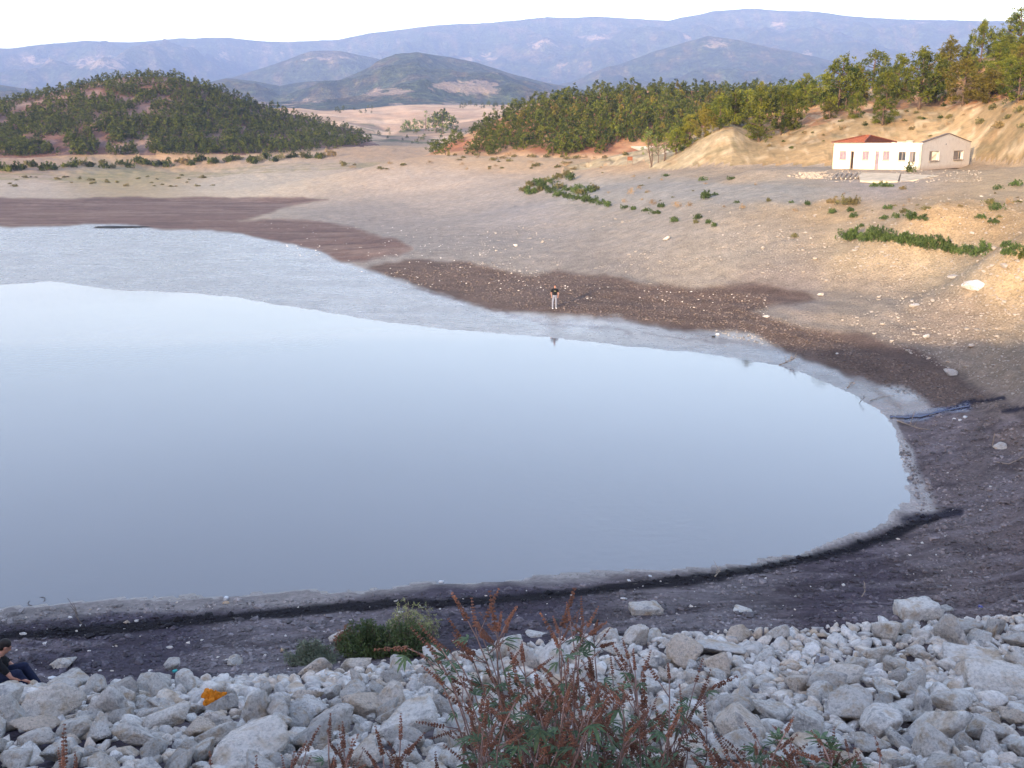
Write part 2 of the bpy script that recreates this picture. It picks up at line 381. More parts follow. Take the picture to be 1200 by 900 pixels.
# ------------------------------------------------------------------ soil colours of the ground (in patches; grey on the bank also stands in for shade)
def lin(c): return np.array([(x / 255 / 12.92 if x < 10 else ((x / 255 + .055) / 1.055) ** 2.4) for x in c])
WARM = np.array([0.555, 0.575, 0.58]); COOL = np.array([1.14, 1.08, 0.98])
SOIL = [(0,195,(205,168,138)),(200,190,(216,178,142)),(150,205,(200,176,134)),(300,215,(228,206,180)),(0,222,(218,196,174)),(450,178,(206,172,140)),(600,190,(232,192,150)),
 (720,190,(225,185,140)),(500,212,(215,192,172)),(450,260,(188,172,160)),(600,250,(192,178,168)),(600,300,(182,168,156)),(700,225,(190,179,166)),(800,222,(190,179,166)),
 (900,225,(192,178,160)),(1020,222,(196,178,164)),(750,270,(192,176,160)),(850,300,(196,178,158)),(960,245,(212,178,135)),(1100,245,(212,178,136)),(1000,300,(212,186,152)),(1100,310,(206,182,150)),
 (1190,330,(206,178,140)),(1190,260,(196,164,124)),(1000,350,(186,166,146)),(1100,380,(180,158,138)),(1190,430,(170,148,128)),(1190,380,(196,170,140)),(900,345,(172,154,142)),
 (1190,215,(215,184,145)),(700,320,(172,158,146)),(450,290,(178,166,156)),(850,205,(190,168,144)),(900,380,(176,160,146)),(1050,430,(150,134,124)),
 (1190,500,(126,112,106)),(1150,560,(112,102,102)),(1190,640,(108,94,92)),(1000,690,(70,62,74)),(600,722,(68,63,78)),(200,765,(62,58,74)),(60,735,(66,62,78)),
 (1100,520,(112,102,104)),(1190,700,(92,82,84)),(850,850,(120,116,122)),(300,850,(120,116,122))]
def soil_color(u, v):
    num = np.zeros(u.shape + (3,)); den = np.zeros(u.shape)
    lv = lambda q: np.log(np.clip(q - 150, 8, 2000)) * 260
    for a, b, c in SOIL:
        w = 1.0 / (((u - a) / 1.0) ** 2 + (lv(v) - lv(b)) ** 2 + 300) ** 1.6
        cc = lin(c) * (COOL if b > 480 else WARM)
        num += w[..., None] * cc; den += w
    return num / den[..., None]
MUD1 = [(-400,236),(60,232),(250,229),(330,231),(392,235),(345,243),(285,258),(330,256),(400,264),(455,280),(482,296),(470,303),(440,309),(400,309),(370,302),(330,287),(270,272),(180,266),(-400,268)]
MUD2 = [(440,318),(500,306),(550,303),(600,312),(680,322),(750,330),(850,335),(925,342),(936,350),(900,362),(882,372),(905,378),(955,383),(1010,393),(1060,412),(1112,438),(1150,466),(1120,486),
 (1060,462),(1000,434),(920,407),(850,389),(800,381),(700,372),(640,366),(560,353),(500,341)]
WETP = [(-400,268),(0,267),(100,264),(180,264),(270,271),(330,286),(380,301),(440,318),(500,342),(560,354),(640,367),(700,373),(800,382),(850,390),(920,408),(1000,434),(1060,462),(1090,480),(1050,500),
 (1080,560),(1100,600),(1030,625),(960,652),(850,668),(700,676),(600,683),(500,694),(400,704),(300,712),(150,722),(0,732),(-400,770),(-400,700)]
NEAR = [(1150,470),(1060,462),(1000,430),(960,445),(1040,500),(1060,600),(900,640),(400,680),(-400,700),(-400,1200),(1700,1200),(1700,520),(1260,490)]
WRACK = [(-200,762),(0,748),(150,735),(300,722),(450,708),(560,705),(650,697),(750,686),(850,675),(950,655),(1010,640),(1060,620),(1110,600)]
WRACK2 = [(700,371),(760,380),(850,398),(920,412),(980,432),(1020,452),(1058,478)]
WRACK3 = [(470,335),(560,358),(640,379),(700,384),(780,394),(850,402)]
RUN = [(1062,490),(1085,486),(1110,480),(1137,476)]
GULLY = [(1140,474),(1170,468)]
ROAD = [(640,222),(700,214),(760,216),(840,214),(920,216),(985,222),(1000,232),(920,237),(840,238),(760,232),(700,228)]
STRAW = [(-200,200),(0,203),(150,200),(350,192),(500,188),(500,192),(380,200),(200,212),(-200,216)]
GRAYB = [(430,186),(470,178),(520,182),(480,188)]
def paint_ground(x, y, z, sd, th, r):
    u, v = project(x, y, z)
    behind = (y < 1.0) | (np.abs(th) > R(40))
    u = np.where(behind, np.clip(u, -300, 1500), u); v = np.where(behind, np.clip(v, 180, 1100), v)
    un = u + 22 * fbm(x / (r * 0.06 + 1), y / (r * 0.06 + 1), 4, 21); s = np.clip((v - 165) / 60, 0.15, 3)
    vn = v + s * 2.6 * fbm(x / (r * 0.05 + .5), y / (r * 0.05 + .5), 5, 22)
    c = soil_color(un, vn)
    lowg = 1 - smooth(0.9, 2.2, z)
    def lay(mask, colr): nonlocal c; c = c * (1 - mask[..., None]) + np.asarray(colr) * mask[..., None]
    pm = lambda P, w: np.clip(0.5 + poly_sd(un, vn, P) / (w * s * 2), 0, 1)
    lay(pm(STRAW, 2) * 0.6 * smooth(-.1, .3, fbm(x / 12, y / 5, 3, 33)), lin((172, 158, 112)) * WARM)
    lay(pm(ROAD, 1.5) * 0.7, lin((188, 178, 167)) * WARM)  # track; its grey also holds painted shade, like the bank around it
    lay(pm(NEAR, 6) * 0.35, lin((86, 78, 90)) * COOL)
    lay(pm(NEAR, 6) * .45 * smooth(.05, .4, fbm(x / 1.1, y / .5, 4, 35)), lin((46, 38, 46)) * COOL); lay(pm(NEAR, 6) * .4 * smooth(.1, .45, fbm(x / 1.7 + 9, y / .7, 4, 36)), lin((128, 120, 128)) * COOL)
    m1 = pm(MUD1, 1.2); lay(m1, lin((146, 112, 98)) * WARM * 0.95); lay(m1 * .6 * smooth(.0, .4, fbm(x / 9, y / 2.5, 4, 37)), lin((112, 84, 76)) * WARM); lay(m1 * .5 * smooth(.1, .45, fbm(x / 12 + 3, y / 3, 4, 38)), lin((176, 146, 128)) * WARM)
    m2 = pm(MUD2, 1.0); lay(m2 * 0.95, lin((128, 106, 96)) * WARM * 1.15)
    # layered ridges of drying mud following the contour
    band = 0.5 + 0.5 * np.sin((poly_sd(x, y, SHORE_W) + 0.5 * fbm(x / 3, y / 3, 3, 44)) * 3.2)
    lay(m2 * 0.35 * band * smooth(-.3, .4, fbm(x / 6, y / 6, 3, 45)), lin((92, 72, 66)) * WARM)
    w = pm(WETP, 1.2)
    lay(w * 0.9, np.where((v > 470)[..., None], lin((128, 122, 124)) * COOL, lin((184, 178, 174)) * WARM))
    lay(w * 0.25 * smooth(.1, .5, fbm(x / 1.5, y / 1.0, 5, 46)), lin((120, 108, 104)) * WARM)
    ln = lambda P, wd: np.clip(1 - poly_sd(u + 6 * fbm(x / 2, y / 2, 3, 47), v + 2.4 * fbm(x * 1.1, y * 1.1, 4, 48), P, False) / wd, 0, 1)
    lay(smooth(0, .55, ln(WRACK, 8)), (0.010, 0.007, 0.011))
    lay(smooth(0, .8, ln([(p, q + 34) for p, q in WRACK[3:]], 7)) * 0.4, (0.045, 0.03, 0.032))
    lay(smooth(0, .8, ln(WRACK2, 5)) * 0.7, (0.10, 0.065, 0.05))
    lay(smooth(0, .8, ln(WRACK3, 2.2)) * 0.75, (0.11, 0.07, 0.06))
    lay(smooth(0, .6, ln([(1085, 420), (1130, 445), (1170, 470), (1200, 490)], 8)) * 0.4, lin((90, 76, 72)) * WARM)
    for P, wd in (([(1130, 474), (1175, 466)], 4), ([(1172, 482), (1215, 478)], 4), ([(1060, 608), (1125, 600)], 7)):
        lay(smooth(0, .7, ln(P, wd)), (0.02, 0.016, 0.028))
    rl = smooth(0, .6, ln(RUN, 5.5)); lay(rl * .9, (0.02, 0.03, 0.09))  # runnel bed in dark blue, painting in the reflected sky
    wet = np.clip(w * (0.8 + 0.2 * smooth(-.3, .3, fbm(x / 4, y / 2, 3, 49))) + rl, 0, 1)
    wet = np.where(v > 600, wet * 0.35, wet)
    wet = np.maximum(wet, (sd > -0.25) * 0.8 * (z < 0.1)); wet = np.maximum(wet, m1 * 0.22)
    mud = np.clip(m1 * .4 + m2 + w * 0.4 + (v > 470) * 0.7 * pm(NEAR, 6), 0, 1)
    return c, wet, mud
def paint_hill(name, x, y, z, r):
    u, v = project(x, y, z); n = fbm(x / 9, y / 9, 4, 61); n2 = fbm(x / 40, y / 40, 4, 62)
    mix = lambda a, b, t: np.asarray(a) * (1 - t[..., None]) + np.asarray(b) * t[..., None]
    if name == 'left_hill':
        c = mix((.20, .13, .11), (.15, .08, .06), smooth(-.2, .4, n)); c = mix(c, (.32, .23, .18), smooth(.25, .5, n2) * .6)
    elif name == 'pine_hill':
        c = mix((.30, .13, .07), (.42, .24, .13), smooth(-.1, .4, n)); c = mix(c, (.55, .38, .22), smooth(176, 186, v) * .8)
    elif name == 'right_hillside':
        c = mix((.29, .205, .108), (.35, .245, .13), smooth(-.3, .3, n)); c = mix(c, (.34, .29, .19), smooth(930, 780, u) * .55)
        top = np.interp(u, [700, 790, 820, 858, 890, 930, 1000, 1100, 1200, 1500], [176, 170, 156, 138, 158, 150, 136, 127, 122, 88])
        c = mix(c, (.34, .15, .075), smooth(-3, 6, top - v + 10 * n) * .8); c = mix(c, (.52, .31, .15), smooth(.2, .5, n2) * smooth(0, 30, top - v) * .8)
        c = mix(c, (.30, .19, .095), smooth(.12, .4, fbm(x / 3, y / 3, 5, 66)) * .55); c = mix(c, (.52, .42, .28), smooth(.2, .5, fbm(x / 1.6, y / 1.6, 4, 67)) * .5); c = mix(c, (.16, .13, .07), smooth(.38, .5, fbm(x / 1.1, y / 1.1, 3, 68)) * .6)
    elif name == 'valley_field':
        c = mix((.44, .29, .19), (.52, .36, .24), smooth(-.3, .3, n2)); g = smooth(.1, .35, fbm(x / 60, y / 60, 4, 63)) * smooth(122, 150, v)
        c = mix(c, (.16, .12, .09), g * .7); c = mix(c, (.09, .10, .05), smooth(.25, .45, fbm(x / 16, y / 16, 4, 64)) * .8 * smooth(135, 150, v))
    else:
        k = {'low_hills': .0, 'middle_hills': .1, 'mountain_ridge': .2}[name]
        f = fbm(x / 260, y / 260, 6, 71 + int(k * 10), .6)
        c = mix((.040, .050, .022), (.10, .078, .04), smooth(-.1, .6, fbm(x / 70, y / 70, 4, 74, .65)))
        pm = .42 * smooth(.1 + k * .5, .65 + k * .4, f)
        if name == 'low_hills':
            pm = np.maximum(pm, .85 * smooth(1.15, .3, np.hypot((u - 545) / 62, (v - 103) / 13))); pm = np.maximum(pm, .7 * smooth(1.1, .3, np.hypot((u - 450) / 60, (v - 108) / 8))); pm = np.maximum(pm, .8 * smooth(112, 122, v) * smooth(-.2, .5, fbm(x / 120, y / 120, 4, 77)))
            pm = np.maximum(pm, .6 * smooth(1.1, .3, np.hypot((u - 360) / 40, (v - 118) / 8)))
        if name == 'middle_hills': pm = np.maximum(pm * .6, .72 * smooth(1.2, .2, np.hypot((u - 840) / 28, (v - 52) / 10))); pm = np.maximum(pm, .6 * smooth(1.2, .2, np.hypot((u - 385) / 60, (v - 68) / 7)))
        if name == 'mountain_ridge':
            for uu, vv, su, sv in ((265, 66, 24, 10), (640, 52, 36, 6), (695, 44, 40, 6), (945, 64, 18, 6), (800, 42, 30, 5), (120, 75, 60, 12), (660, 78, 30, 8), (560, 68, 40, 6), (905, 30, 30, 4), (40, 70, 40, 10)):
                pm = np.maximum(pm, .72 * smooth(1.2, .2, np.hypot((u - uu) / su, (v - vv) / sv)))
        return c, pm, np.zeros(u.shape)
    return c, np.zeros(u.shape), np.zeros(u.shape)

# ------------------------------------------------------------------ terrain materials
def terrain_material(name, near):
    m, nt, ns, ls, b = material(name)
    pos = nd(nt, 'ShaderNodeTexCoord').outputs['Object']
    cattr = nd(nt, 'ShaderNodeAttribute', {'attribute_name': 'soil'}).outputs['Color']
    if near:
        wet = nd(nt, 'ShaderNodeAttribute', {'attribute_name': 'wet'}).outputs['Fac']
        mud = nd(nt, 'ShaderNodeAttribute', {'attribute_name': 'mud'}).outputs['Fac']
        n1 = noise_n(nt, pos, 7.0, 6, .65); n2 = noise_n(nt, pos, 0.9, 5, .6); n3 = noise_n(nt, pos, 0.12, 4, .6)
        k = ramp(nt, n1, [(.3, .62), (.5, .98), (.7, 1.3)]); k2 = ramp(nt, n2, [(.3, .80), (.7, 1.18)]); k3 = ramp(nt, n3, [(.3, .90), (.7, 1.08)])
        c = mixc(nt, 1.0, cattr, k, 'MULTIPLY'); c = mixc(nt, 1.0, c, k2, 'MULTIPLY'); c = mixc(nt, 1.0, c, k3, 'MULTIPLY')
        vo = nd(nt, 'ShaderNodeTexVoronoi', {'feature': 'F1'}, Scale=5.5, Randomness=1.0); ls.new(pos, vo.inputs['Vector'])
        dots = ramp(nt, vo.outputs['Distance'], [(.07, 1.0), (.15, 0.0)])
        sel = ramp(nt, nd(nt, 'ShaderNodeSeparateColor', None, Color=vo.outputs['Color']).outputs[0], [(.66, 0.0), (.72, 1.0)])
        vo2 = nd(nt, 'ShaderNodeTexVoronoi', {'feature': 'F1'}, Scale=2.1, Randomness=1.0); ls.new(pos, vo2.inputs['Vector'])
        dots2 = ramp(nt, vo2.outputs['Distance'], [(.09, 1.0), (.17, 0.0)])
        sel2 = ramp(nt, nd(nt, 'ShaderNodeSeparateColor', None, Color=vo2.outputs['Color']).outputs[1], [(.7, 0.0), (.75, 1.0)])
        dd = math_n(nt, 'MAXIMUM', math_n(nt, 'MULTIPLY', dots, sel), math_n(nt, 'MULTIPLY', dots2, sel2))
        dry = math_n(nt, 'SUBTRACT', 1.0, math_n(nt, 'MULTIPLY', mud, .75))
        dd2 = math_n(nt, 'MULTIPLY', dd, dry)
        c = mixc(nt, math_n(nt, 'MULTIPLY', dd2, .55), c, (.46, .41, .35))
        ls.new(c, b.inputs['Base Color'])
        wr = math_n(nt, 'MULTIPLY', wet, ramp(nt, noise_n(nt, pos, 1.7, 4, .6), [(.35, .75), (.6, 1.0)]))
        ls.new(ramp(nt, wr, [(0, .95), (.25, .8), (.6, .38), (1, .16)]), b.inputs['Roughness'])
        ls.new(ramp(nt, wr, [(0, .15), (.5, .45), (1, .6)]), b.inputs['Specular IOR Level'])
        h = math_n(nt, 'ADD', n1, math_n(nt, 'MULTIPLY', n2, 1.6)); h = math_n(nt, 'ADD', h, math_n(nt, 'MULTIPLY', dd2, .8))
        cl = noise_n(nt, pos, 16.0, 4, .7); h = math_n(nt, 'ADD', h, math_n(nt, 'MULTIPLY', math_n(nt, 'MULTIPLY', cl, mud), .9))
        bn = nt.nodes.new('ShaderNodeBump'); bn.inputs['Distance'].default_value = .14
        ls.new(h, bn.inputs['Height']); ls.new(math_n(nt, 'SUBTRACT', .9, math_n(nt, 'MULTIPLY', wet, .62)), bn.inputs['Strength'])
        ls.new(bn.outputs[0], b.inputs['Normal'])
    else:
        n1 = noise_n(nt, pos, .9, 6, .65); n2 = noise_n(nt, pos, .035, 6, .7)
        c = mixc(nt, 1.0, cattr, ramp(nt, n1, [(.3, .75), (.7, 1.2)]), 'MULTIPLY'); c = mixc(nt, 1.0, c, ramp(nt, n2, [(.3, .75), (.7, 1.25)]), 'MULTIPLY')
        ls.new(c, b.inputs['Base Color']); b.inputs['Roughness'].default_value = .95; b.inputs['Specular IOR Level'].default_value = .1
        h = math_n(nt, 'ADD', math_n(nt, 'MULTIPLY', n1, .8), math_n(nt, 'MULTIPLY', n2, 2.5)); ls.new(bump(nt, h, .6, .5), b.inputs['Normal'])
    return m
M_ground = terrain_material('shore_soil', True); M_hill = terrain_material('hill_soil', False)

def far_material():
    m, nt, ns, ls, b = material('mountain_side'); pos = nd(nt, 'ShaderNodeTexCoord').outputs['Object']
    cattr = nd(nt, 'ShaderNodeAttribute', {'attribute_name': 'soil'}).outputs['Color']; pt = nd(nt, 'ShaderNodeAttribute', {'attribute_name': 'wet'}).outputs['Fac']
    n1 = noise_n(nt, pos, .045, 6, .72); n2 = noise_n(nt, pos, .011, 6, .68); n3_ = noise_n(nt, pos, .02, 7, .75, .3)
    c = mixc(nt, 1.0, cattr, ramp(nt, n1, [(.36, .35), (.5, .95), (.66, 1.9)]), 'MULTIPLY'); c = mixc(nt, 1.0, c, ramp(nt, n2, [(.35, .55), (.65, 1.45)]), 'MULTIPLY')
    k = ramp(nt, math_n(nt, 'ADD', pt, math_n(nt, 'MULTIPLY', math_n(nt, 'SUBTRACT', n3_, .5), 2.2)), [(.50, 0), (.66, 1)])
    c = mixc(nt, math_n(nt, 'MULTIPLY', k, .6), c, (.40, .29, .21)); ls.new(c, b.inputs['Base Color']); b.inputs['Roughness'].default_value = .95; b.inputs['Specular IOR Level'].default_value = .05
    ls.new(bump(nt, math_n(nt, 'ADD', math_n(nt, 'MULTIPLY', n1, .6), math_n(nt, 'MULTIPLY', n2, 3)), .9, 18), b.inputs['Normal']); return m
M_far = far_material()
def build_terrain():
    nT, nR = GZ.shape; idx = np.arange(nT * nR).reshape(nT, nR)
    ring = np.concatenate([idx, idx[:1]], 0)
    Q = np.stack([ring[:-1, :-1], ring[1:, :-1], ring[1:, 1:], ring[:-1, 1:]], -1)
    fid = np.minimum(np.minimum(GID, np.roll(GID, -1, 0))[:, :-1], 99)
    fid = np.where(fid == fid, fid, 0)
    V = np.stack([GX, GY, GZ], -1).reshape(-1, 3)
    names = {'ground': 'ground', 'left_hill': 'hill', 'pine_hill': 'hill', 'right_hillside': 'hillside', 'valley_field': 'valley_field', 'low_hills': 'distant_hill', 'middle_hills': 'distant_hill', 'mountain_ridge': 'mountain'}
    labels = {'left_hill': 'reddish soil of the wooded knoll beyond the pond'}
    for k, nm in enumerate(HILLNAMES):
        F = Q[fid == k].reshape(-1, 4)
        F = F[:, ::-1]
        if len(F) == 0: continue
        used = np.unique(F); remap = np.full(len(V), -1); remap[used] = np.arange(len(used))
        Vk = V[used]; Fk = remap[F]
        me = mesh_np(names[nm], Vk, Fk, [M_ground if nm == 'ground' else M_far if nm in ('low_hills', 'middle_hills', 'mountain_ridge') else M_hill], True)
        x, y, z = Vk.T; r = np.hypot(x, y); th = np.arctan2(x, y)
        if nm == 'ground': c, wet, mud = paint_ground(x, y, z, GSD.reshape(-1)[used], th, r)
        else: c, wet, mud = paint_hill(nm, x, y, z, r)
        at = me.color_attributes.new('soil', 'FLOAT_COLOR', 'POINT')
        at.data.foreach_set('color', np.c_[np.clip(c, 0.004, .9), np.ones(len(c))].astype(np.float32).ravel())
        for an, arr in (('wet', wet), ('mud', mud)):
            a = me.attributes.new(an, 'FLOAT', 'POINT'); a.data.foreach_set('value', np.asarray(arr, np.float32).ravel())
        tag(link(names[nm], me), kind='structure')
    # the middle disc under the camera
build_terrain()

# ------------------------------------------------------------------ water: one turbid sheet, the ground dips under it
def build_water():
    m, nt, ns, ls, b = material('pond_water')
    pos = nd(nt, 'ShaderNodeTexCoord').outputs['Object']
    n = noise_n(nt, pos, .03, 3, .5)
    ls.new(mixc(nt, ramp(nt, n, [(.4, 0.), (.6, 1.)]), (.165, .160, .168), (.185, .178, .185)), b.inputs['Base Color'])
    b.inputs['Roughness'].default_value = .025; b.inputs['IOR'].default_value = 1.333; b.inputs['Specular IOR Level'].default_value = .5
    mp = nd(nt, 'ShaderNodeMapping'); ls.new(pos, mp.inputs['Vector']); mp.inputs['Scale'].default_value = (1.0, 1.6, 1)
    h = math_n(nt, 'ADD', noise_n(nt, mp.outputs[0], 2.2, 3, .5), math_n(nt, 'MULTIPLY', noise_n(nt, mp.outputs[0], 9.0, 2, .5), .25))
    rip = ramp(nt, noise_n(nt, pos, .045, 3, .5), [(.45, .12), (.60, 1.0)])
    bn = nt.nodes.new('ShaderNodeBump'); bn.inputs['Distance'].default_value = .02
    ls.new(h, bn.inputs['Height']); ls.new(math_n(nt, 'MULTIPLY', rip, .34), bn.inputs['Strength']); ls.new(bn.outputs[0], b.inputs['Normal'])
    P = [(-240, 8), (-75, 8), (60, 8), (60, 190), (-240, 190)]
    me = bpy.data.meshes.new('pond_water'); me.from_pydata([(x, y, 0) for x, y in P], [], [tuple(range(len(P)))]); me.materials.append(m)
    tag(link('water', me), kind='structure')
build_water()
# ------------------------------------------------------------------ limestone rip-rap
def ico(sub):
    bm = bmesh.new(); bmesh.ops.create_icosphere(bm, subdivisions=sub, radius=1.0)
    V = np.array([v.co[:] for v in bm.verts]); F = np.array([[v.index for v in f.verts] for f in bm.faces]); bm.free(); return V, F
ICO = {k: ico(k) for k in (1, 2, 3, 4, 5)}
def n3(V, s, seed):
    return (fbm(V[:, 0] * s + V[:, 2] * s * .7, V[:, 1] * s - V[:, 2] * s * .6, 3, seed) + fbm(V[:, 1] * s + 5, V[:, 2] * s + V[:, 0] * s * .4, 3, seed + 5)) * .5
def rock_verts(seed, sub=4, planes=13, flat=0.62, rough=.05, slab=False):
    g = np.random.default_rng(seed); V, F = ICO[sub]
    N = g.normal(size=(planes, 3)); N /= np.linalg.norm(N, axis=1)[:, None]; off = g.uniform(.45, 1.0, planes)
    if slab: N = np.array([(0, 0, 1), (0, 0, -1), (1, .1, 0), (-1, .05, 0), (.1, 1, 0), (-.2, -1, 0)], float); N /= np.linalg.norm(N, axis=1)[:, None]; off = np.array([.28, .3, .9, .85, .7, .68])
    d = V @ N.T; d = np.where(d > 1e-3, off / np.maximum(d, 1e-3), 9)
    rad = -np.log(np.exp(-150 * np.minimum(d, 3)).sum(1)) / 150                 # softened convex polytope
    rad = np.clip(rad, .2, 1.4)
    rad = rad * (1 + rough * .7 * n3(V, 2.2, seed)) + rough * .4 * n3(V, 7, seed + 3)
    if sub >= 4: rad = rad + rough * .25 * n3(V, 18, seed + 6) - rough * .5 * np.clip(ridged(V[:, 0] * 2 + V[:, 2] * 3, V[:, 1] * 3, 3, seed) - .8, 0, 1)
    P = V * rad[:, None]
    s = np.array([1.0, g.uniform(.62, .95), flat * g.uniform(.75, 1.15)]) if not slab else np.array([1, .8, 1.])
    P = P * s; P /= np.abs(P).max()
    return P, F
def rock_material():
    m, nt, ns, ls, b = material('limestone')
    tc = nd(nt, 'ShaderNodeTexCoord').outputs['Object']; oi = nd(nt, 'ShaderNodeObjectInfo')
    at = nd(nt, 'ShaderNodeAttribute', {'attribute_name': 'tone'}).outputs['Fac']
    rv = math_n(nt, 'FRACT', math_n(nt, 'ADD', oi.outputs['Random'], at))
    base = ramp(nt, rv, [(0, (.56, .52, .49)), (.3, (.70, .66, .62)), (.55, (.80, .76, .72)), (.72, (.72, .60, .50)), (.85, (.82, .78, .75)), (1, (.62, .57, .53))])
    va = nd(nt, 'ShaderNodeVectorMath', {'operation': 'ADD'}); ls.new(tc, va.inputs[0])
    sc = nd(nt, 'ShaderNodeVectorMath', {'operation': 'SCALE'}); sc.inputs[0].default_value = (13, 7, 31); ls.new(rv, sc.inputs['Scale']); ls.new(sc.outputs[0], va.inputs[1])
    p = va.outputs[0]
    n1 = noise_n(nt, p, 1.6, 6, .62, .4); n2 = noise_n(nt, p, 9, 6, .7)
    c = mixc(nt, ramp(nt, n1, [(.50, 0), (.66, .75)]), base, (.50, .36, .23))            # iron-stained fracture faces
    c = mixc(nt, ramp(nt, n1, [(.30, .8), (.42, 0)]), c, (.25, .24, .25))                 # lichen-grey weathering
    c = mixc(nt, 1.0, c, ramp(nt, n2, [(.3, .62), (.5, 1.02), (.7, 1.16)]), 'MULTIPLY')
    ls.new(c, b.inputs['Base Color']); b.inputs['Roughness'].default_value = .88; b.inputs['Specular IOR Level'].default_value = .2
    h = math_n(nt, 'ADD', noise_n(nt, p, 5, 8, .65), math_n(nt, 'MULTIPLY', noise_n(nt, p, 26, 4, .6), .35))
    ls.new(bump(nt, h, 1.0, .16), b.inputs['Normal'])
    return m
M_rock = rock_material()
def rock_mesh(seed, sub=4, **k):
    P, F = rock_verts(seed, sub, **k); me = mesh_np('rock', P, F, [M_rock], True)
    return me
ROCKS = [rock_mesh(100 + i, 4, planes=9 + i % 5, flat=.5 + .035 * (i % 7), rough=.045 + .012 * (i % 3)) for i in range(16)]
SLAB = rock_mesh(300, 4, slab=True, rough=.02); LONG = rock_mesh(311, 4, planes=10, flat=.42)
OCC = []                                        # (x, y, radius) already taken
def put_rock(me, x, y, s, rot, sink=.3, label=None, group=None, dz=0.0, sc=(1, 1, 1)):
    z = float(height(x, y))
    o = link('rock', me, None, (x, y, z + s * sc[2] * .5 * (1 - sink) + dz), rot, (s * sc[0], s * sc[1], s * sc[2]))
    tag(o, label, 'rock', group); OCC.append((x, y, s)); return o
# rocks one can point to: (u, v of the middle, width in px, height factor, mesh, yaw, tilt, label)
NAMED = [
 (490,846,84,1.05,3,.3,.1,'big round pale boulder behind the red-brown seed stalks'),
 (285,874,92,.75,5,.8,.1,'large flat-sided grey boulder nearest the bottom edge, below the orange cloth'),
 (205,838,58,.7,7,.3,.15,'broad pale rock just left of the orange cloth'),
 (262,826,34,1.0,2,1.1,.3,'upright pale rock leaning behind the orange cloth'),
 (52,824,72,.75,9,.5,.35,'long tilted grey slab beside the seated man'),
 (8,818,60,.9,4,.2,.1,'rounded grey rock the seated man sits on'),
 (90,798,48,.7,6,.1,.1,'low humped rock at the edge of the dark mud near the seated man'),
 (76,776,24,.7,8,.6,.3,'small white pointed stone alone on the mud near the seated man'),
 (199,780,22,1.0,10,.2,.4,'small pointed stone on the mud with a turquoise scrap beside it'),
 (273,775,22,.7,11,.9,.2,'small white peaked stone alone on the dark mud'),
 (180,804,36,.7,12,.2,.1,'squarish rock on the upper edge of the bank below the turquoise scrap'),
 (374,783,42,.8,13,.2,.1,'tan angular rock in front of the grey-green low shrub'),
 (414,778,40,.8,14,.6,.3,'rock wedge leaning at the foot of the dark green bush'),
 (398,744,30,.7,15,.1,.05,'brownish flat-topped rock lying behind the grey-green shrub'),
 (768,778,38,1.1,0,.4,.2,'upright pale boulder with a smooth face right of the seed stalks'),
 (840,748,78,.45,'L',.35,-.25,'long pale rock tilted like a ramp along the mud edge'),
 (755,711,34,.3,'S',.2,.0,'flat cream stone lying alone in the middle of the dark mud'),
 (628,740,26,.35,1,.2,.0,'thin flat stone on the mud behind the tallest stalk'),
 (714,742,28,.8,4,.2,.2,'small white rock above the bank behind the seed stalks'),
 (871,711,26,.4,6,.4,.0,'low pale stone far out on the dark mud'),
 (862,829,52,.9,8,.1,.2,'boxy grey-white rock just right of the big seed-stalk bush'),
 (862,742,32,.9,9,.3,.2,'blunt pale rock at the top end of the ramp-like rock'),
 (912,742,28,1.0,2,.9,.3,'tan block standing at the mud edge'),
 (900,769,32,.9,7,.5,.3,'peaked pale rock below the tan block'),
 (1073,715,42,.7,'S',.3,.05,'tan layered block sitting apart on the mud near the bank'),
 (1110,712,22,.5,3,.3,.05,'flat stone lying beside the tan layered block'),
 (984,788,46,.8,5,-.6,.3,'tan leaning slab with a clean split face'),
 (957,814,40,.9,11,.2,.1,'rock cube with a dark cleft on its side'),
 (1137,770,56,.5,'S',-.25,.06,'flat cut limestone slab with a square edge'),
 (1166,798,64,.6,12,.1,.05,'wide low white rock beneath the cut slab'),
 (1100,852,78,.75,13,.5,.3,'largest tan wedge-shaped rock near the lower right of the bank'),
 (1108,820,52,.8,14,.2,.3,'pointed grey rock above the large tan wedge'),
 (1128,736,34,.9,10,.2,.2,'bright white lump crowning the bank'),
 (1143,333,24,.7,1,.4,.0,'pale boulder on the sunlit bank under the dark green hedge'),
 (1117,323,18,.6,3,.4,.0,'smaller boulder lying left of the one under the hedge'),
 (1070,357,13,.6,5,.4,.0,'tan boulder half way down the sunlit bank'),
 (1087,394,11,.8,7,.4,.0,'round stone alone on the lower gravel bank'),
 (963,345,9,.8,7,.1,.0,'small stone on the crest of the tan gravel spit'),
 (898,371,8,.8,2,.1,.0,'small stone on the tip of the tan gravel spit'),
 (1138,404,10,.6,9,.4,.0,'flat stone low on the gravel bank near the mud'),
 (1113,436,14,.6,12,.4,.0,'pale stone where the gravel meets the dark mud'),
 (1174,520,20,.5,4,.2,.1,'triangular pale stone beside the upright stick on the mud'),
 (605,451-164,7,.7,6,.1,.0,'small pale stone on the grey flat behind the standing man'),
 (782,377-98,8,.7,8,.4,.0,'pale stone among the gravel below the green shrubs'),
]
def place_px(u, v, wpx):
    p = hit(u, v + wpx * .22); r = math.hypot(p.x, p.y); d = math.hypot(r, CAMZ - p.z)
    return p, wpx / FPX * d
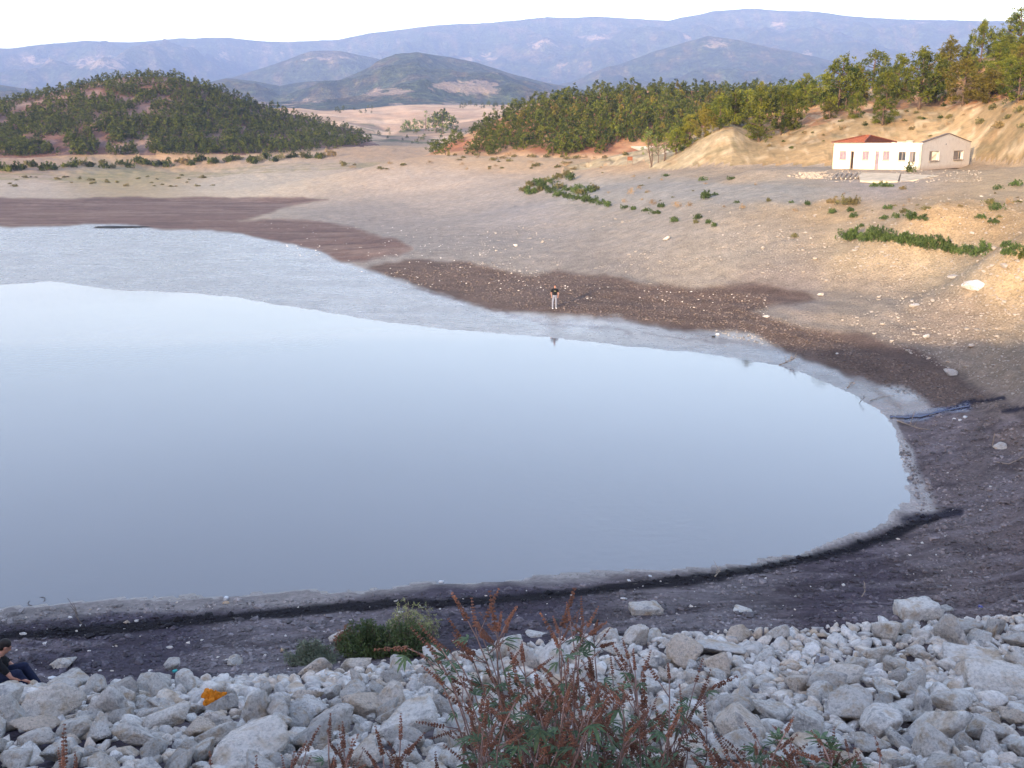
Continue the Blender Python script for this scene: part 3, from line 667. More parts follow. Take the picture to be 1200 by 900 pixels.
SHORT = [(490,846,'big round boulder'),(285,874,'large flat-sided boulder'),(250,826,'orange cloth'),(52,824,'long tilted slab'),(90,798,'low humped rock'),(180,804,'squarish rock'),(374,783,'tan angular rock'),(414,778,'rock wedge'),
 (768,778,'upright smooth-faced boulder'),(840,748,'ramp-like rock'),(862,829,'boxy grey-white rock'),(912,742,'tan block'),(900,769,'peaked pale rock'),(984,788,'tan leaning slab'),(957,814,'cleft rock cube'),(1137,770,'cut limestone slab'),
 (1166,798,'wide white rock under the slab'),(1100,852,'large tan wedge'),(1108,820,'pointed grey rock'),(1128,736,'bright white lump'),(130,870,'lone seed stalks'),(610,800,'middle of the seed-stalk bush'),(960,870,'leafy green bush'),(700,860,'foot of the seed-stalk bush'),(1020,745,'mud notch in the bank')]
def named_rocks():
    for (u, v, w, hf, mi, yaw, tilt, lab) in NAMED:
        p, W = place_px(u, v, w)
        me = SLAB if mi == 'S' else LONG if mi == 'L' else ROCKS[mi]
        put_rock(me, p.x, p.y, W * .56, (tilt, -tilt * .6, yaw), .25, lab, None, sc=(1, 1, hf * 1.15) if mi != 'S' else (1, 1, max(.8, hf * 1.6)))
named_rocks()
def on_bank(x, y):                               # 1 on the rip-rap, falling to 0 at its toe
    u, v = project(x, y, height(x, y))
    toe = np.interp(u, [-300, 0, 150, 300, 345, 480, 600, 680, 760, 850, 930, 1000, 1060, 1200, 1500], [808, 808, 808, 797, 799, 780, 760, 750, 750, 744, 742, 734, 734, 724, 706])
    return v - toe
def scatter_bank():
    g = np.random.default_rng(5)
    sizes = np.concatenate([g.uniform(.34, .46, 26), g.uniform(.25, .35, 150), g.uniform(.17, .25, 440), g.uniform(.10, .16, 2100), g.uniform(.065, .11, 3600)])
    X = list(np.array(OCC)[:, 0]); Y = list(np.array(OCC)[:, 1]); S = list(np.array(OCC)[:, 2] * .8)
    out = []
    for s in sizes:
        for _ in range(34):
            y = g.uniform(7.5, 23); x = g.uniform(-1, 1) * (y * .58 + 1.5)
            e = on_bank(x, y)
            if e < s * 18 - 4 + g.uniform(0, 14) * (g.random() < .7): continue
            d = np.hypot(np.array(X) - x, np.array(Y) - y); 
            if np.all(d > (np.array(S) + s) * .70): 
                X.append(x); Y.append(y); S.append(s * .95); out.append((x, y, s)); break
    return out
BANK = scatter_bank()
def bank_rocks():
    g = random.Random(3); vis = []
    Z = height([b[0] for b in BANK], [b[1] for b in BANK])
    U, V = project(np.array([b[0] for b in BANK]), np.array([b[1] for b in BANK]), np.array(Z))
    rest = []; singles = []
    for i, (x, y, s) in enumerate(BANK):
        inview = -30 < U[i] < 1230 and V[i] < 925
        (singles if inview else rest).append((s / math.hypot(x, y), i))
    singles.sort(reverse=True); rest = [i for _, i in rest] + [i for _, i in singles[255:]]
    ordw = ['nearest rock', 'second rock', 'third rock', 'fourth rock', 'fifth rock', 'sixth rock', 'seventh rock', 'eighth rock', 'ninth rock', 'tenth rock']
    seen = {}
    info = []
    for _, i in singles[:255]:
        x, y, s = BANK[i]; k = min(range(len(SHORT)), key=lambda q: (SHORT[q][0] - U[i]) ** 2 + (1.3 * (SHORT[q][1] - V[i])) ** 2); du, dv = U[i] - SHORT[k][0], V[i] - SHORT[k][1]
        way = ('towards the viewer' if dv > 0 else 'towards the water') if abs(dv) * 1.3 > abs(du) else ('towards the scarp side' if du > 0 else 'towards the seated man')
        info.append((math.hypot(du, dv), i, SHORT[k][2], way))
    for _, i, nm, way in sorted(info):
        x, y, s = BANK[i]; n = seen[(nm, way)] = seen.get((nm, way), -1) + 1
        put_rock(ROCKS[g.randrange(16)], x, y, s * 1.1, (g.uniform(-.55, .55), g.uniform(-.45, .45), g.uniform(0, 6.28)), .15, '%s %s from the %s' % (ordw[n] if n < 10 else 'one of the farther rocks', way, nm),
                 'limestone rocks heaped on the bank', sc=(1, g.uniform(.8, 1.1), g.uniform(.8, 1.25)))
    Vs, Fs, T = [], [], []; o = 0
    proto = [rock_verts(500 + k, 2, planes=9, flat=.7, rough=.05) for k in range(10)] ; proto3 = [rock_verts(600 + k, 3, planes=9, flat=.65, rough=.05) for k in range(12)]
    for i in rest:
        x, y, s = BANK[i]; P, F = (proto3[i % 12] if s > .13 else proto[i % 10])
        E = np.array(Euler((g.uniform(-.6, .6), g.uniform(-.6, .6), g.uniform(0, 6.28))).to_matrix())
        Q = (P * s * 1.15) @ E.T + np.array([x, y, Z[i] + s * .2]); Vs.append(Q); Fs.append(F + o); o += len(P); T.append(np.full(len(P), g.random()))
    me = mesh_np('rubble', np.concatenate(Vs), np.concatenate(Fs), [M_rock], True)
    a = me.attributes.new('tone', 'FLOAT', 'POINT'); a.data.foreach_set('value', np.concatenate(T).astype(np.float32))
    tag(link('rubble', me), 'smaller limestone rubble filling the gaps of the stony bank', 'rubble', kind='stuff')
bank_rocks()

# ------------------------------------------------------------------ loose stones and clods: uncountable, one mesh each
def scatter_stones(name, label, mat, pts, sizes, seed, sub=1, flat=.6, soil=False):
    g = np.random.default_rng(seed); protos = [rock_verts(seed * 31 + k, sub, planes=8, flat=flat, rough=.08) for k in range(8)]
    x, y = pts[:, 0], pts[:, 1]; z = height(x, y); n = len(x)
    V0 = np.stack([p[0] for p in protos]); F0 = protos[0][1]; k = g.integers(0, 8, n); a = g.uniform(0, 6.28, n)
    P = V0[k] * sizes[:, None, None]; c, s = np.cos(a)[:, None], np.sin(a)[:, None]
    Q = np.stack([P[..., 0] * c - P[..., 1] * s + x[:, None], P[..., 0] * s + P[..., 1] * c + y[:, None], P[..., 2] + (z + sizes * .12)[:, None]], -1)
    F = (F0[None] + (np.arange(n) * V0.shape[1])[:, None, None]).reshape(-1, 3)
    me = mesh_np(name, Q.reshape(-1, 3), F, [mat], False)
    at = me.attributes.new('tone', 'FLOAT', 'POINT'); at.data.foreach_set('value', np.repeat(g.random(n), V0.shape[1]).astype(np.float32))
    if soil:
        sc_, _, _ = paint_ground(x, y, z, np.full(n, -5.), np.arctan2(x, y), np.hypot(x, y)); sc_ = sc_ * g.uniform(.6, 1.45, (n, 1)); sc_ = sc_ * .7 + .3 * sc_.mean(1, keepdims=True)
        ca = me.color_attributes.new('soil', 'FLOAT_COLOR', 'POINT'); ca.data.foreach_set('color', np.c_[np.repeat(np.clip(sc_, .004, .8), V0.shape[1], 0), np.ones(n * V0.shape[1])].astype(np.float32).ravel())
    tag(link(name, me), label, 'stones', kind='stuff')
def px_samples(n, poly, seed, zmin=None):
    g = np.random.default_rng(seed); P = np.array(poly, float); lo, hi = P.min(0), P.max(0); out = []
    while len(out) < n:
        u = g.uniform(lo[0], hi[0], n); v = g.uniform(lo[1], hi[1], n)
        # sample on the ground, not the picture: keep with a chance that undoes foreshortening a little
        m = poly_sd(u, v, poly) > 0; out += list(zip(u[m], v[m]))
    out = out[:n]; W = np.array([hit(a, b)[:2] for a, b in out]); return W, np.array(out)
def clod_mat():
    m, nt, ns, ls, b = material('mud_clod'); ca = nd(nt, 'ShaderNodeAttribute', {'attribute_name': 'soil'}).outputs['Color']; p = nd(nt, 'ShaderNodeTexCoord').outputs['Object']
    n = noise_n(nt, p, 14, 4); ls.new(mixc(nt, 1.0, ca, ramp(nt, n, [(.3, .6), (.7, 1.35)]), 'MULTIPLY'), b.inputs['Base Color']); b.inputs['Roughness'].default_value = .8; b.inputs['Specular IOR Level'].default_value = .25
    ls.new(bump(nt, n, .5, .02), b.inputs['Normal']); return m
M_clod = clod_mat()
M_gravel = simple('gravel_stone', (.40, .35, .30), .9, .35, .7)
M_clod2 = simple('dry_clod', (.19, .15, .125), .9, .35, 3, bmp=.5)
def loose():
    g = np.random.default_rng(9)
    nm = [(-60,722),(150,708),(400,700),(600,690),(850,672),(1000,640),(1080,600),(1050,520),(1100,480),(1230,500),(1230,735),(1000,735),(850,745),(680,748),(500,775),(345,800),(150,805),(-60,805)]
    W, P = px_samples(14000, nm, 1); r = np.hypot(*W.T); keep = fbm(W[:, 0] * .6, W[:, 1] * .6, 3, 5) > -.6
    W, r = W[keep], r[keep]
    scatter_stones('mud_clod', 'crumbly dark clods of drying mud along the near shore', M_clod, W, np.clip(g.lognormal(-3.3, .55, len(W)), .012, .15) * (r / 26) ** .5, 2, soil=True)
    W, P = px_samples(5000, [(440,320),(560,305),(700,326),(900,345),(900,368),(960,388),(1100,438),(1190,480),(1100,480),(960,420),(800,380),(600,360)], 3); r = np.hypot(*W.T)
    scatter_stones('mud_crumb', 'brown crumbs of dried mud on the far shore', M_clod, W, g.uniform(.03, .10, len(W)) * (r / 60) ** .6, 4, soil=True)
    W, P = px_samples(5200, [(560,262),(640,242),(760,262),(880,262),(1210,300),(1210,470),(1100,430),(1000,385),(940,345),(800,328),(680,315),(560,300)], 5); r = np.hypot(*W.T)
    k = fbm(W[:, 0] * .12, W[:, 1] * .12, 3, 15) > -.25; W, r = W[k], r[k]
    scatter_stones('gravel', 'pale stones strewn over the dry bank', M_gravel, W, np.clip(g.lognormal(-3.15, .6, len(W)), .015, .26) * (r / 75) ** .5, 6)
    W, P = px_samples(1200, [(780,240),(1210,225),(1210,330),(900,300)], 7); r = np.hypot(*W.T)
    scatter_stones('gravel', 'rubbly stones on the sunlit upper bank', M_gravel, W, np.clip(g.lognormal(-3.0, .6, len(W)), .03, .3), 8)
    W, P = px_samples(330, nm, 11); scatter_stones('pebble', 'small pale pebbles lying on the dark mud', M_rock, W, np.clip(g.lognormal(-3.7, .6, len(W)), .01, .10), 12)
    W, P = px_samples(260, [(300,262),(560,262),(640,330),(900,345),(900,372),(640,345),(480,335),(350,300)], 13); scatter_stones('pebble', 'scattered pale pebbles on the brown mud', M_rock, W, g.uniform(.04, .12, len(W)), 14)
loose()
# ------------------------------------------------------------------ foliage helpers
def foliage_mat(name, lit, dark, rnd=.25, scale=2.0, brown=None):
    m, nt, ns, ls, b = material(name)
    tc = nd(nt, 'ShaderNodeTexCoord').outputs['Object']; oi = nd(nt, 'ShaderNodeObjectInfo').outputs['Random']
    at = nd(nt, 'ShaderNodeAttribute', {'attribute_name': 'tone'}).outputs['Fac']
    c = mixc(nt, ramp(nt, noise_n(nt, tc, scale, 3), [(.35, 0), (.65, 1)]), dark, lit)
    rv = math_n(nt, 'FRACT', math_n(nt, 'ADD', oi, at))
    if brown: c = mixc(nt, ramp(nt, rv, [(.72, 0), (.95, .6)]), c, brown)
    n = nd(nt, 'ShaderNodeVectorMath', {'operation': 'SCALE'}); ls.new(c, n.inputs[0])
    ls.new(math_n(nt, 'ADD', math_n(nt, 'MULTIPLY', math_n(nt, 'FRACT', math_n(nt, 'MULTIPLY', rv, 7.31)), 2 * rnd), 1 - rnd), n.inputs['Scale'])
    ls.new(n.outputs[0], b.inputs['Base Color']); b.inputs['Roughness'].default_value = .6; b.inputs['Specular IOR Level'].default_value = .25
    tr = nd(nt, 'ShaderNodeBsdfTranslucent'); ls.new(n.outputs[0], tr.inputs['Color'])
    mx = nd(nt, 'ShaderNodeMixShader'); mx.inputs[0].default_value = .12; ls.new(b.outputs[0], mx.inputs[1]); ls.new(tr.outputs[0], mx.inputs[2])
    ls.new(mx.outputs[0], ns['Material Output'].inputs['Surface'])
    return m
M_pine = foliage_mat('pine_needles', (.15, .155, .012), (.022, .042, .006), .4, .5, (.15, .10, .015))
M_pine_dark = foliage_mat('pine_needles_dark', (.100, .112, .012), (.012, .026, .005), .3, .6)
M_bark = simple('bark', (.13, .085, .06), .9, .4, 6, bmp=.5)
M_broad = foliage_mat('broad_leaves', (.16, .19, .05), (.08, .11, .03), .2, 1.5)
M_green = foliage_mat('shrub_green', (.085, .12, .03), (.03, .055, .014), .25, 3)
M_olive = foliage_mat('shrub_olive', (.17, .15, .055), (.09, .085, .035), .25, 3, (.2, .13, .06))
M_dry = foliage_mat('dry_weed', (.33, .22, .10), (.2, .13, .07), .25, 3)
def tufts(g, C, rad, k, w, up=.25):             # C centres, k narrow blades bursting from each
    n = len(C); D = g.normal(size=(n, k, 3)); D[..., 2] += up; D /= np.linalg.norm(D, axis=2)[..., None]
    rad = np.asarray(rad).reshape(-1, 1, 1) * g.uniform(.6, 1.15, (n, k, 1))
    A = C[:, None] + D * rad * .15 + g.normal(size=(n, k, 3)) * rad * .12; T = C[:, None] + D * rad
    S = np.cross(D, g.normal(size=(n, k, 3))); S /= np.linalg.norm(S, axis=2)[..., None] + 1e-9; S = S * w
    M1 = A * .45 + T * .55 + S
    M2 = A * .45 + T * .55 - S
    V = np.stack([A, M1, T, M2], 2).reshape(-1, 3); F = np.arange(n * k * 4).reshape(-1, 4); return V, F
def crown_centres(g, n, H, W, z0, shape='pine'):
    out = []; ph = g.uniform(0, 6.28, 5)
    while len(out) < n:
        t = g.random(); a = g.uniform(0, 6.28)
        prof = (math.sin(math.pi * min(1, t * .86 + .14)) ** .7) * (1 - .25 * t) if shape == 'round' else (1 - t) ** .75 * min(1, .55 + t * 3) if shape == 'cone' else (1 - t) ** .55 * min(1, .5 + t * 2.0)
        lob = 1 + .28 * math.sin(3 * a + ph[0] + 5 * t) + .2 * math.sin(5 * a + ph[1] - 9 * t)
        q = g.uniform(.25, 1) ** .5
        out.append((prof * W * .5 * q * lob * math.cos(a), prof * W * .5 * q * lob * math.sin(a), z0 + t * (H - z0)))
    return np.array(out)
def make_pine(seed, H, W, hi=True, mat=None, shape='pine', z0=.22):
    g = np.random.default_rng(seed)
    mb = MB(); lean = g.uniform(-.05, .05, 2) * H
    pts = [(lean[0] * t * t, lean[1] * t * t, H * .93 * t - .3 * (t == 0)) for t in (0, .15, .35, .6, .8, 1)]
    mb.tube(pts, [H * .028 * (1 - .8 * t) for t in (0, .15, .35, .6, .8, 1)], 6)
    nc = 62 if hi else 24
    C = crown_centres(g, nc, H, W, H * z0, shape); C[:, :2] += (lean[None] * ((C[:, 2:] / H) ** 2))
    if hi:
        for c in C[::2]:
            t = max(.1, c[2] / H - .12); p0 = Vector((lean[0] * t * t, lean[1] * t * t, H * t)); mid = p0.lerp(Vector(c), .5) + Vector((0, 0, -.02 * H))
            mb.tube([p0, mid, Vector(c)], [H * .009, H * .006, H * .003], 4, cap=False)
        sub = C[:, None] + g.normal(size=(len(C), 5, 3)) * W * .055; V, F = tufts(g, sub.reshape(-1, 3), W * .075, 17, W * .0105)
    else:
        V, F = tufts(g, C, W * .17, 13, W * .034)
    trunk = mb.mesh('trunk', [M_bark], True)
    crown = mesh_np('crown', V, F, [mat or M_pine], False)
    return trunk, crown, (np.array([v.co[:] for v in trunk.vertices]), [tuple(p.vertices) for p in trunk.polygons], V, F)
HI = [make_pine(20 + i, 7.0, 5.2 + .5 * (i % 3), True, M_pine, ['pine', 'round', 'round'][i % 3], [.08, .2, .05][i % 3]) for i in range(6)]
LO = [make_pine(50 + i, 4.0, 2.9 + .3 * (i % 3), False, M_pine, ['cone', 'pine', 'cone', 'round'][i % 4], .1) for i in range(7)]
def put_tree(pr, p, H0, H, wf, g, label, group, name='pine_tree', cat='pine tree'):
    root = link(name, None, None, p, (0, 0, g.uniform(0, 6.28)), (H / H0 * wf, H / H0 * wf, H / H0)); tag(root, label, cat, group)
    link('trunk', pr[0], root); link('crown', pr[1], root); return root
def px_tree(u, vt, vb, maxr=None):                          # base point on the terrain and the height that reaches row vt
    p = hit(u, vb)
    while maxr and math.hypot(p.x, p.y) > maxr and vb < 260: vb += 1.5; p = hit(u, vb)
    r = math.hypot(p.x, p.y); H = float(z_of(u, vt, r)) - p.z
    return p, H
BIG = [ # u, top row, base row, width px, label
 (889,98,166,38,'broad pine at the brink of the bare scarp, its trunk showing'),
 (915,104,158,30,'upright pine standing just behind the brink, right of the broad one'),
 (931,108,151,27,'small bushy pine between the scarp edge and the tall group'),
 (943,86,124,20,'pine with a narrow round head rising over the woodland edge'),
 (966,84,128,30,'dark pine on the left flank of the big double-crowned pine'),
 (982,66,130,44,'big double-crowned pine, tallest over the left end of the house'),
 (1004,78,120,24,'small rounded pine right of the big double-crowned one'),
 (1022,60,104,36,'flat-topped pine with open dark branches on the skyline'),
 (1038,84,128,26,'light green pine leaning over the scarp below the flat-topped one'),
 (1052,64,114,28,'upright pine between the flat-topped and the broad spreading pine'),
 (1077,57,128,46,'broad spreading pine with a visible trunk above the house roof'),
 (1096,78,120,28,'dark pine crowded against the broad spreading pine'),
 (1110,43,102,32,'tall rounded pine on the skyline above the gable'),
 (1128,68,124,38,'full low-branched pine on the slope right of the gable'),
 (1148,27,82,28,'lone pine standing highest against the far mountain'),
 (1158,80,120,32,'yellow-green bushy pine on the slope at the edge of the bare patch'),
 (1183,41,68,32,'spreading pine on the crest beside the sandy clearing'),
 (1196,8,42,34,'pine at the very top corner of the hillside'),
 (1193,68,120,36,'dark pine at the edge of the frame beneath the sandy clearing'),
 (1034,115,147,22,'low brown-green pine clinging to the top of the scarp over the house'),
 (1003,108,138,18,'slim young pine on the scarp edge above the red roof'),
 (972,116,139,18,'young pine at the scarp edge left of the house'),
 (1170,36,50,16,'small round pine on the crest next to the highest one'),
 (876,104,150,30,'dense pine behind the hump of the scarp'),
 (861,106,146,28,'pine showing over the top of the scarp hump'),
 (843,112,152,26,'pine where the woodland meets the scarp hump'),
 (826,124,160,26,'pine low on the woodland edge above the scarp slope'),
 (808,134,170,26,'pine stepping down the edge of the scarp'),
 (792,150,181,24,'bright green round tree at the foot of the woodland beside the track')]
def big_trees():
    g = random.Random(4)
    for i, (u, vt, vb, w, lab) in enumerate(BIG):
        p, H = px_tree(u, vt, vb, 222); d = p.length; Wm = w / FPX * d
        pr = HI[(0, 1, 2, 3, 4, 5)[i % 6]]; W0 = [4.6, 5.1, 5.6][i % 3]
        put_tree(pr, p + Vector((0, 0, -.2)), 7.0, H, Wm / W0 / (H / 7.0) * 1.05, g, lab, None)
    n = 0
    for _ in range(4000):                        # smaller pines filling the slope above the scarp
        if n >= 46: break
        u = g.uniform(880, 1215); v = g.uniform(60, 135)
        lo = np.interp(u, [800, 930, 1000, 1100, 1200], [140, 140, 128, 118, 114]); hi_ = np.interp(u, [880, 950, 1000, 1060, 1100, 1140, 1200], [118, 112, 102, 90, 80, 64, 52])
        if not hi_ < v < lo: continue
        if g.random() < .5 and abs(u - 1165) < 40 and v < 100: continue
        p = hit(u, v); H = g.uniform(1.8, 4.2)
        if math.hypot(p.x, p.y) > 230: continue
        n += 1
        put_tree(HI[g.randrange(6)], p, 7.0, H, g.uniform(.9, 1.3), g, 'smaller pine filling in between the tall ones above the house', 'smaller pines on the slope above the house')
big_trees()
def forest():
    g = random.Random(8); rest = []; near = []
    FP = [(500,182),(520,172),(550,154),(600,131),(640,116),(700,108),(760,105),(850,106),(940,108),(940,125),(900,135),(860,140),(830,150),(800,166),(770,172),(745,168),(720,168),(712,176),(700,184),(600,184)]
    cell = set(); t = 0
    while t < 9000 and len(near) < 900:
        t += 1; u = g.uniform(495, 940); v = 103 + 82 * g.random() ** 1.15
        if poly_sd(np.array([u]), np.array([v]), FP)[0] < 0: continue
        key = (int(u / 7), int(v / 3.4))
        if key in cell: continue
        nn = float(fbm(np.array([u / 30.]), np.array([v / 12.]), 3, 5)[0])
        if nn < -.30 - .3 * (v < 150): continue
        cell.add(key); p = hit(u, v); H = g.uniform(2.4, 4.6) * (1.0 if v < 150 else .85)
        near.append((H / p.length, p, H))
    near.sort(key=lambda q: -q[0])
    for i, (_, p, H) in enumerate(near[:205]):
        put_tree(LO[g.randrange(7)] if p.length > 150 else HI[0], p, 4.0, H, g.uniform(.85, 1.2), g, 'young pine packed among its like on the wooded slope left of the scarp', 'young pines on the wooded slope')
    rest = [(p, H, 1) for _, p, H in near[205:]]
    cell = set(); t = 0
    while t < 15000:
        t += 1; u = g.uniform(-60, 440); top = np.interp(u, [-60,0,60,110,150,190,215,260,300,350,400,440], [124,121,109,97,91,89,91,105,121,135,148,161]); v = g.uniform(top - 1, 184)
        if v > np.interp(u, [-60, 330, 400, 440], [184, 181, 174, 168]): continue
        key = (int(u / 4.6), int(v / 2.8))
        if key in cell: continue
        nn = float(fbm(np.array([u / 24.]), np.array([v / 9.]), 3, 15)[0]); dens = .42 if u > 210 else .24
        if nn + dens < -.12 and v > top + 4: continue
        if g.random() > (.95 if u > 200 else .8): continue
        cell.add(key); p = hit(u, v)
        if p.length > 640: continue
        rest.append((p, g.uniform(2.2, 4.6), 0))
    # clusters on the far plain and beyond, too small to tell apart
    for (u0, u1, v0, v1, n, h) in ((430, 500, 150, 165, 14, 3.5), (395, 440, 126, 134, 14, 5), (540, 600, 118, 130, 16, 6), (470, 530, 160, 172, 14, 3)):
        for _ in range(n):
            p = hit(g.uniform(u0, u1), g.uniform(v0, v1)); rest.append((p, g.uniform(.6, 1.2) * h, 0))
    Vt, Ft, Vc, Fc, Tc = [], [], [], [], []; oc = 0; mb = MB()
    for i, (p, H, k) in enumerate(rest):
        pr = LO[g.randrange(7)][2]; a = g.uniform(0, 6.28); s = H / 4.0; wf = g.uniform(.95, 1.4); c, sn = math.cos(a), math.sin(a)
        V = pr[2]; Q = np.stack([(V[:, 0] * c - V[:, 1] * sn) * s * wf, (V[:, 0] * sn + V[:, 1] * c) * s * wf, V[:, 2] * s], -1) + np.array(p)
        Vc.append(Q); Fc.append(pr[3] + oc); oc += len(V); Tc.append(np.full(len(V), g.random()))
    F = np.concatenate(Fc)
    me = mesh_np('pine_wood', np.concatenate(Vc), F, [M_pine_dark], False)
    a = me.attributes.new('tone', 'FLOAT', 'POINT'); a.data.foreach_set('value', np.concatenate(Tc).astype(np.float32))
    tag(link('pine_wood', me), 'dense mass of small pines covering the knoll and the far slopes', 'woodland', kind='stuff')
forest()

# ------------------------------------------------------------------ broad-leaved trees
def thin_tree(name, u, vt, vb, w, lab, mat, seed, stems=2, dens=26, fork=.45, cat='tree', group=None):
    g = np.random.default_rng(seed); p, H = px_tree(u, vt, vb); Wm = w / FPX * p.length; root = link(name, None, None, p + Vector((0, 0, -.1))); tag(root, lab, cat, group)
    mb = MB(); tips = []
    for s in range(stems):
        a = g.uniform(0, 6.28); off = Wm * .22 * (s > 0)
        q = [(off * math.cos(a) * t ** .6, off * math.sin(a) * t ** .6, H * .9 * t) for t in (0, .2, .45, .7, 1)]
        mb.tube([(x + .03 * H * math.sin(5 * z / H + s), y, z) for x, y, z in q], [.022 * H * (1 - .8 * t) + .01 for t in (0, .2, .45, .7, 1)], 6)
        for k in range(7):
            t = g.uniform(.4, .95); b = g.uniform(0, 6.28); e = np.array([off * math.cos(a) * t + math.cos(b) * Wm * .42, off * math.sin(a) * t + math.sin(b) * Wm * .42, H * min(1, t + .12)])
            mb.tube([(off * math.cos(a) * t, off * math.sin(a) * t, H * t * .9), e], [.008 * H, .003 * H], 4, cap=False); tips.append(e)
    mb.build('trunk', M_bark, root)
    C = np.array([tips[g.integers(len(tips))] + g.normal(size=3) * np.array([Wm * .12, Wm * .12, H * .07]) for _ in range(dens)])
    V, F = tufts(g, C, Wm * .14, 16, Wm * .022); link('crown', mesh_np('crown', V, F, [mat]), root)
    return root
thin_tree('young_tree', 763, 157, 196, 18, 'slender tree with twin bare trunks beside the rusty sign', M_broad, 1, 2, 26)
thin_tree('young_tree', 771, 167, 191, 10, 'tiny tree squeezed between the two slender trees by the track', M_broad, 2, 1, 16)
thin_tree('young_tree', 778, 163, 189, 14, 'slender dark-stemmed tree next to the twin-trunked one', M_broad, 3, 2, 20)
def poplars():
    g = random.Random(2)
    for (u, vt, vb, w, lab, kind) in ((499,130,153,7,'slim pale poplar just left of the dark poplars in the valley',0),(511,133,156,14,'dark tight clump of trees in the middle of the valley group',1),(519,129,157,16,'tallest dark poplar of the valley group',1),
        (531,138,155,12,'loose grey-green tree at the right end of the valley group',0),(477,142,154,9,'pale round tree standing left of the valley group',0),(487,140,154,9,'second pale round tree left of the valley group, nearer the poplars',0)):
        p, H = px_tree(u, vt, vb); Wm = w / FPX * p.length
        if p.length > 1500 or H < 2: H = 9
        root = link('poplar_tree', None, None, p, (0, 0, g.random() * 6)); tag(root, lab, 'tree')
        tr, cr, _ = make_pine(int(u), H, Wm * 1.7, False, M_pine_dark if kind else M_broad, 'round', .08)
        link('trunk', tr, root); link('crown', cr, root)
poplars()

# ------------------------------------------------------------------ shrubs on the flats and banks
def shrub_mesh(seed, mat, n=42, k=12, low=.55, blade=.035):
    g = np.random.default_rng(seed); C = []
    nl = g.integers(3, 6); L = [(g.uniform(-.45, .45), g.uniform(-.45, .45), g.uniform(.35, .6)) for _ in range(nl)]
    for _ in range(n):
        lx, ly, lr = L[g.integers(nl)]; d = g.normal(size=3); d /= np.linalg.norm(d); q = g.uniform(.3, 1) ** .5
        C.append((lx + d[0] * lr * q, ly + d[1] * lr * q, abs(d[2]) * lr * q * low * 1.6 + .04))
    V, F = tufts(g, np.array(C), .2, k, blade, .5); V[:, 2] = np.maximum(V[:, 2], -.05)
    return mesh_np('shrub', V, F, [mat])
SH = {'g': [shrub_mesh(70 + i, M_green) for i in range(5)], 'o': [shrub_mesh(80 + i, M_olive) for i in range(5)], 'd': [shrub_mesh(90 + i, M_dry, 30, 9, .8, .02) for i in range(4)], 'k': [shrub_mesh(95 + i, M_pine_dark) for i in range(4)]}
LABS = {'g': ('fresh green low shrub', 'green shrubs'), 'o': ('olive-brown low shrub', 'olive shrubs'), 'd': ('dry straw-coloured weed tuft', 'dry weeds'), 'k': ('dark green low bush', 'dark bushes')}
def put_shrub(u, v, w, kind, where, g, lab=None, hf=1.0):
    p = hit(u, v); W = 1.22 * w / FPX * p.length
    s = W / 1.9; o = link('shrub', SH[kind][g.randrange(len(SH[kind]))], None, p, (0, 0, g.uniform(0, 6.28)), (s, s, s * hf * g.uniform(1.1, 1.7)))
    a, b = LABS[kind]; tag(o, lab or a + ' ' + where, 'shrub', None if lab else b + ' ' + where)
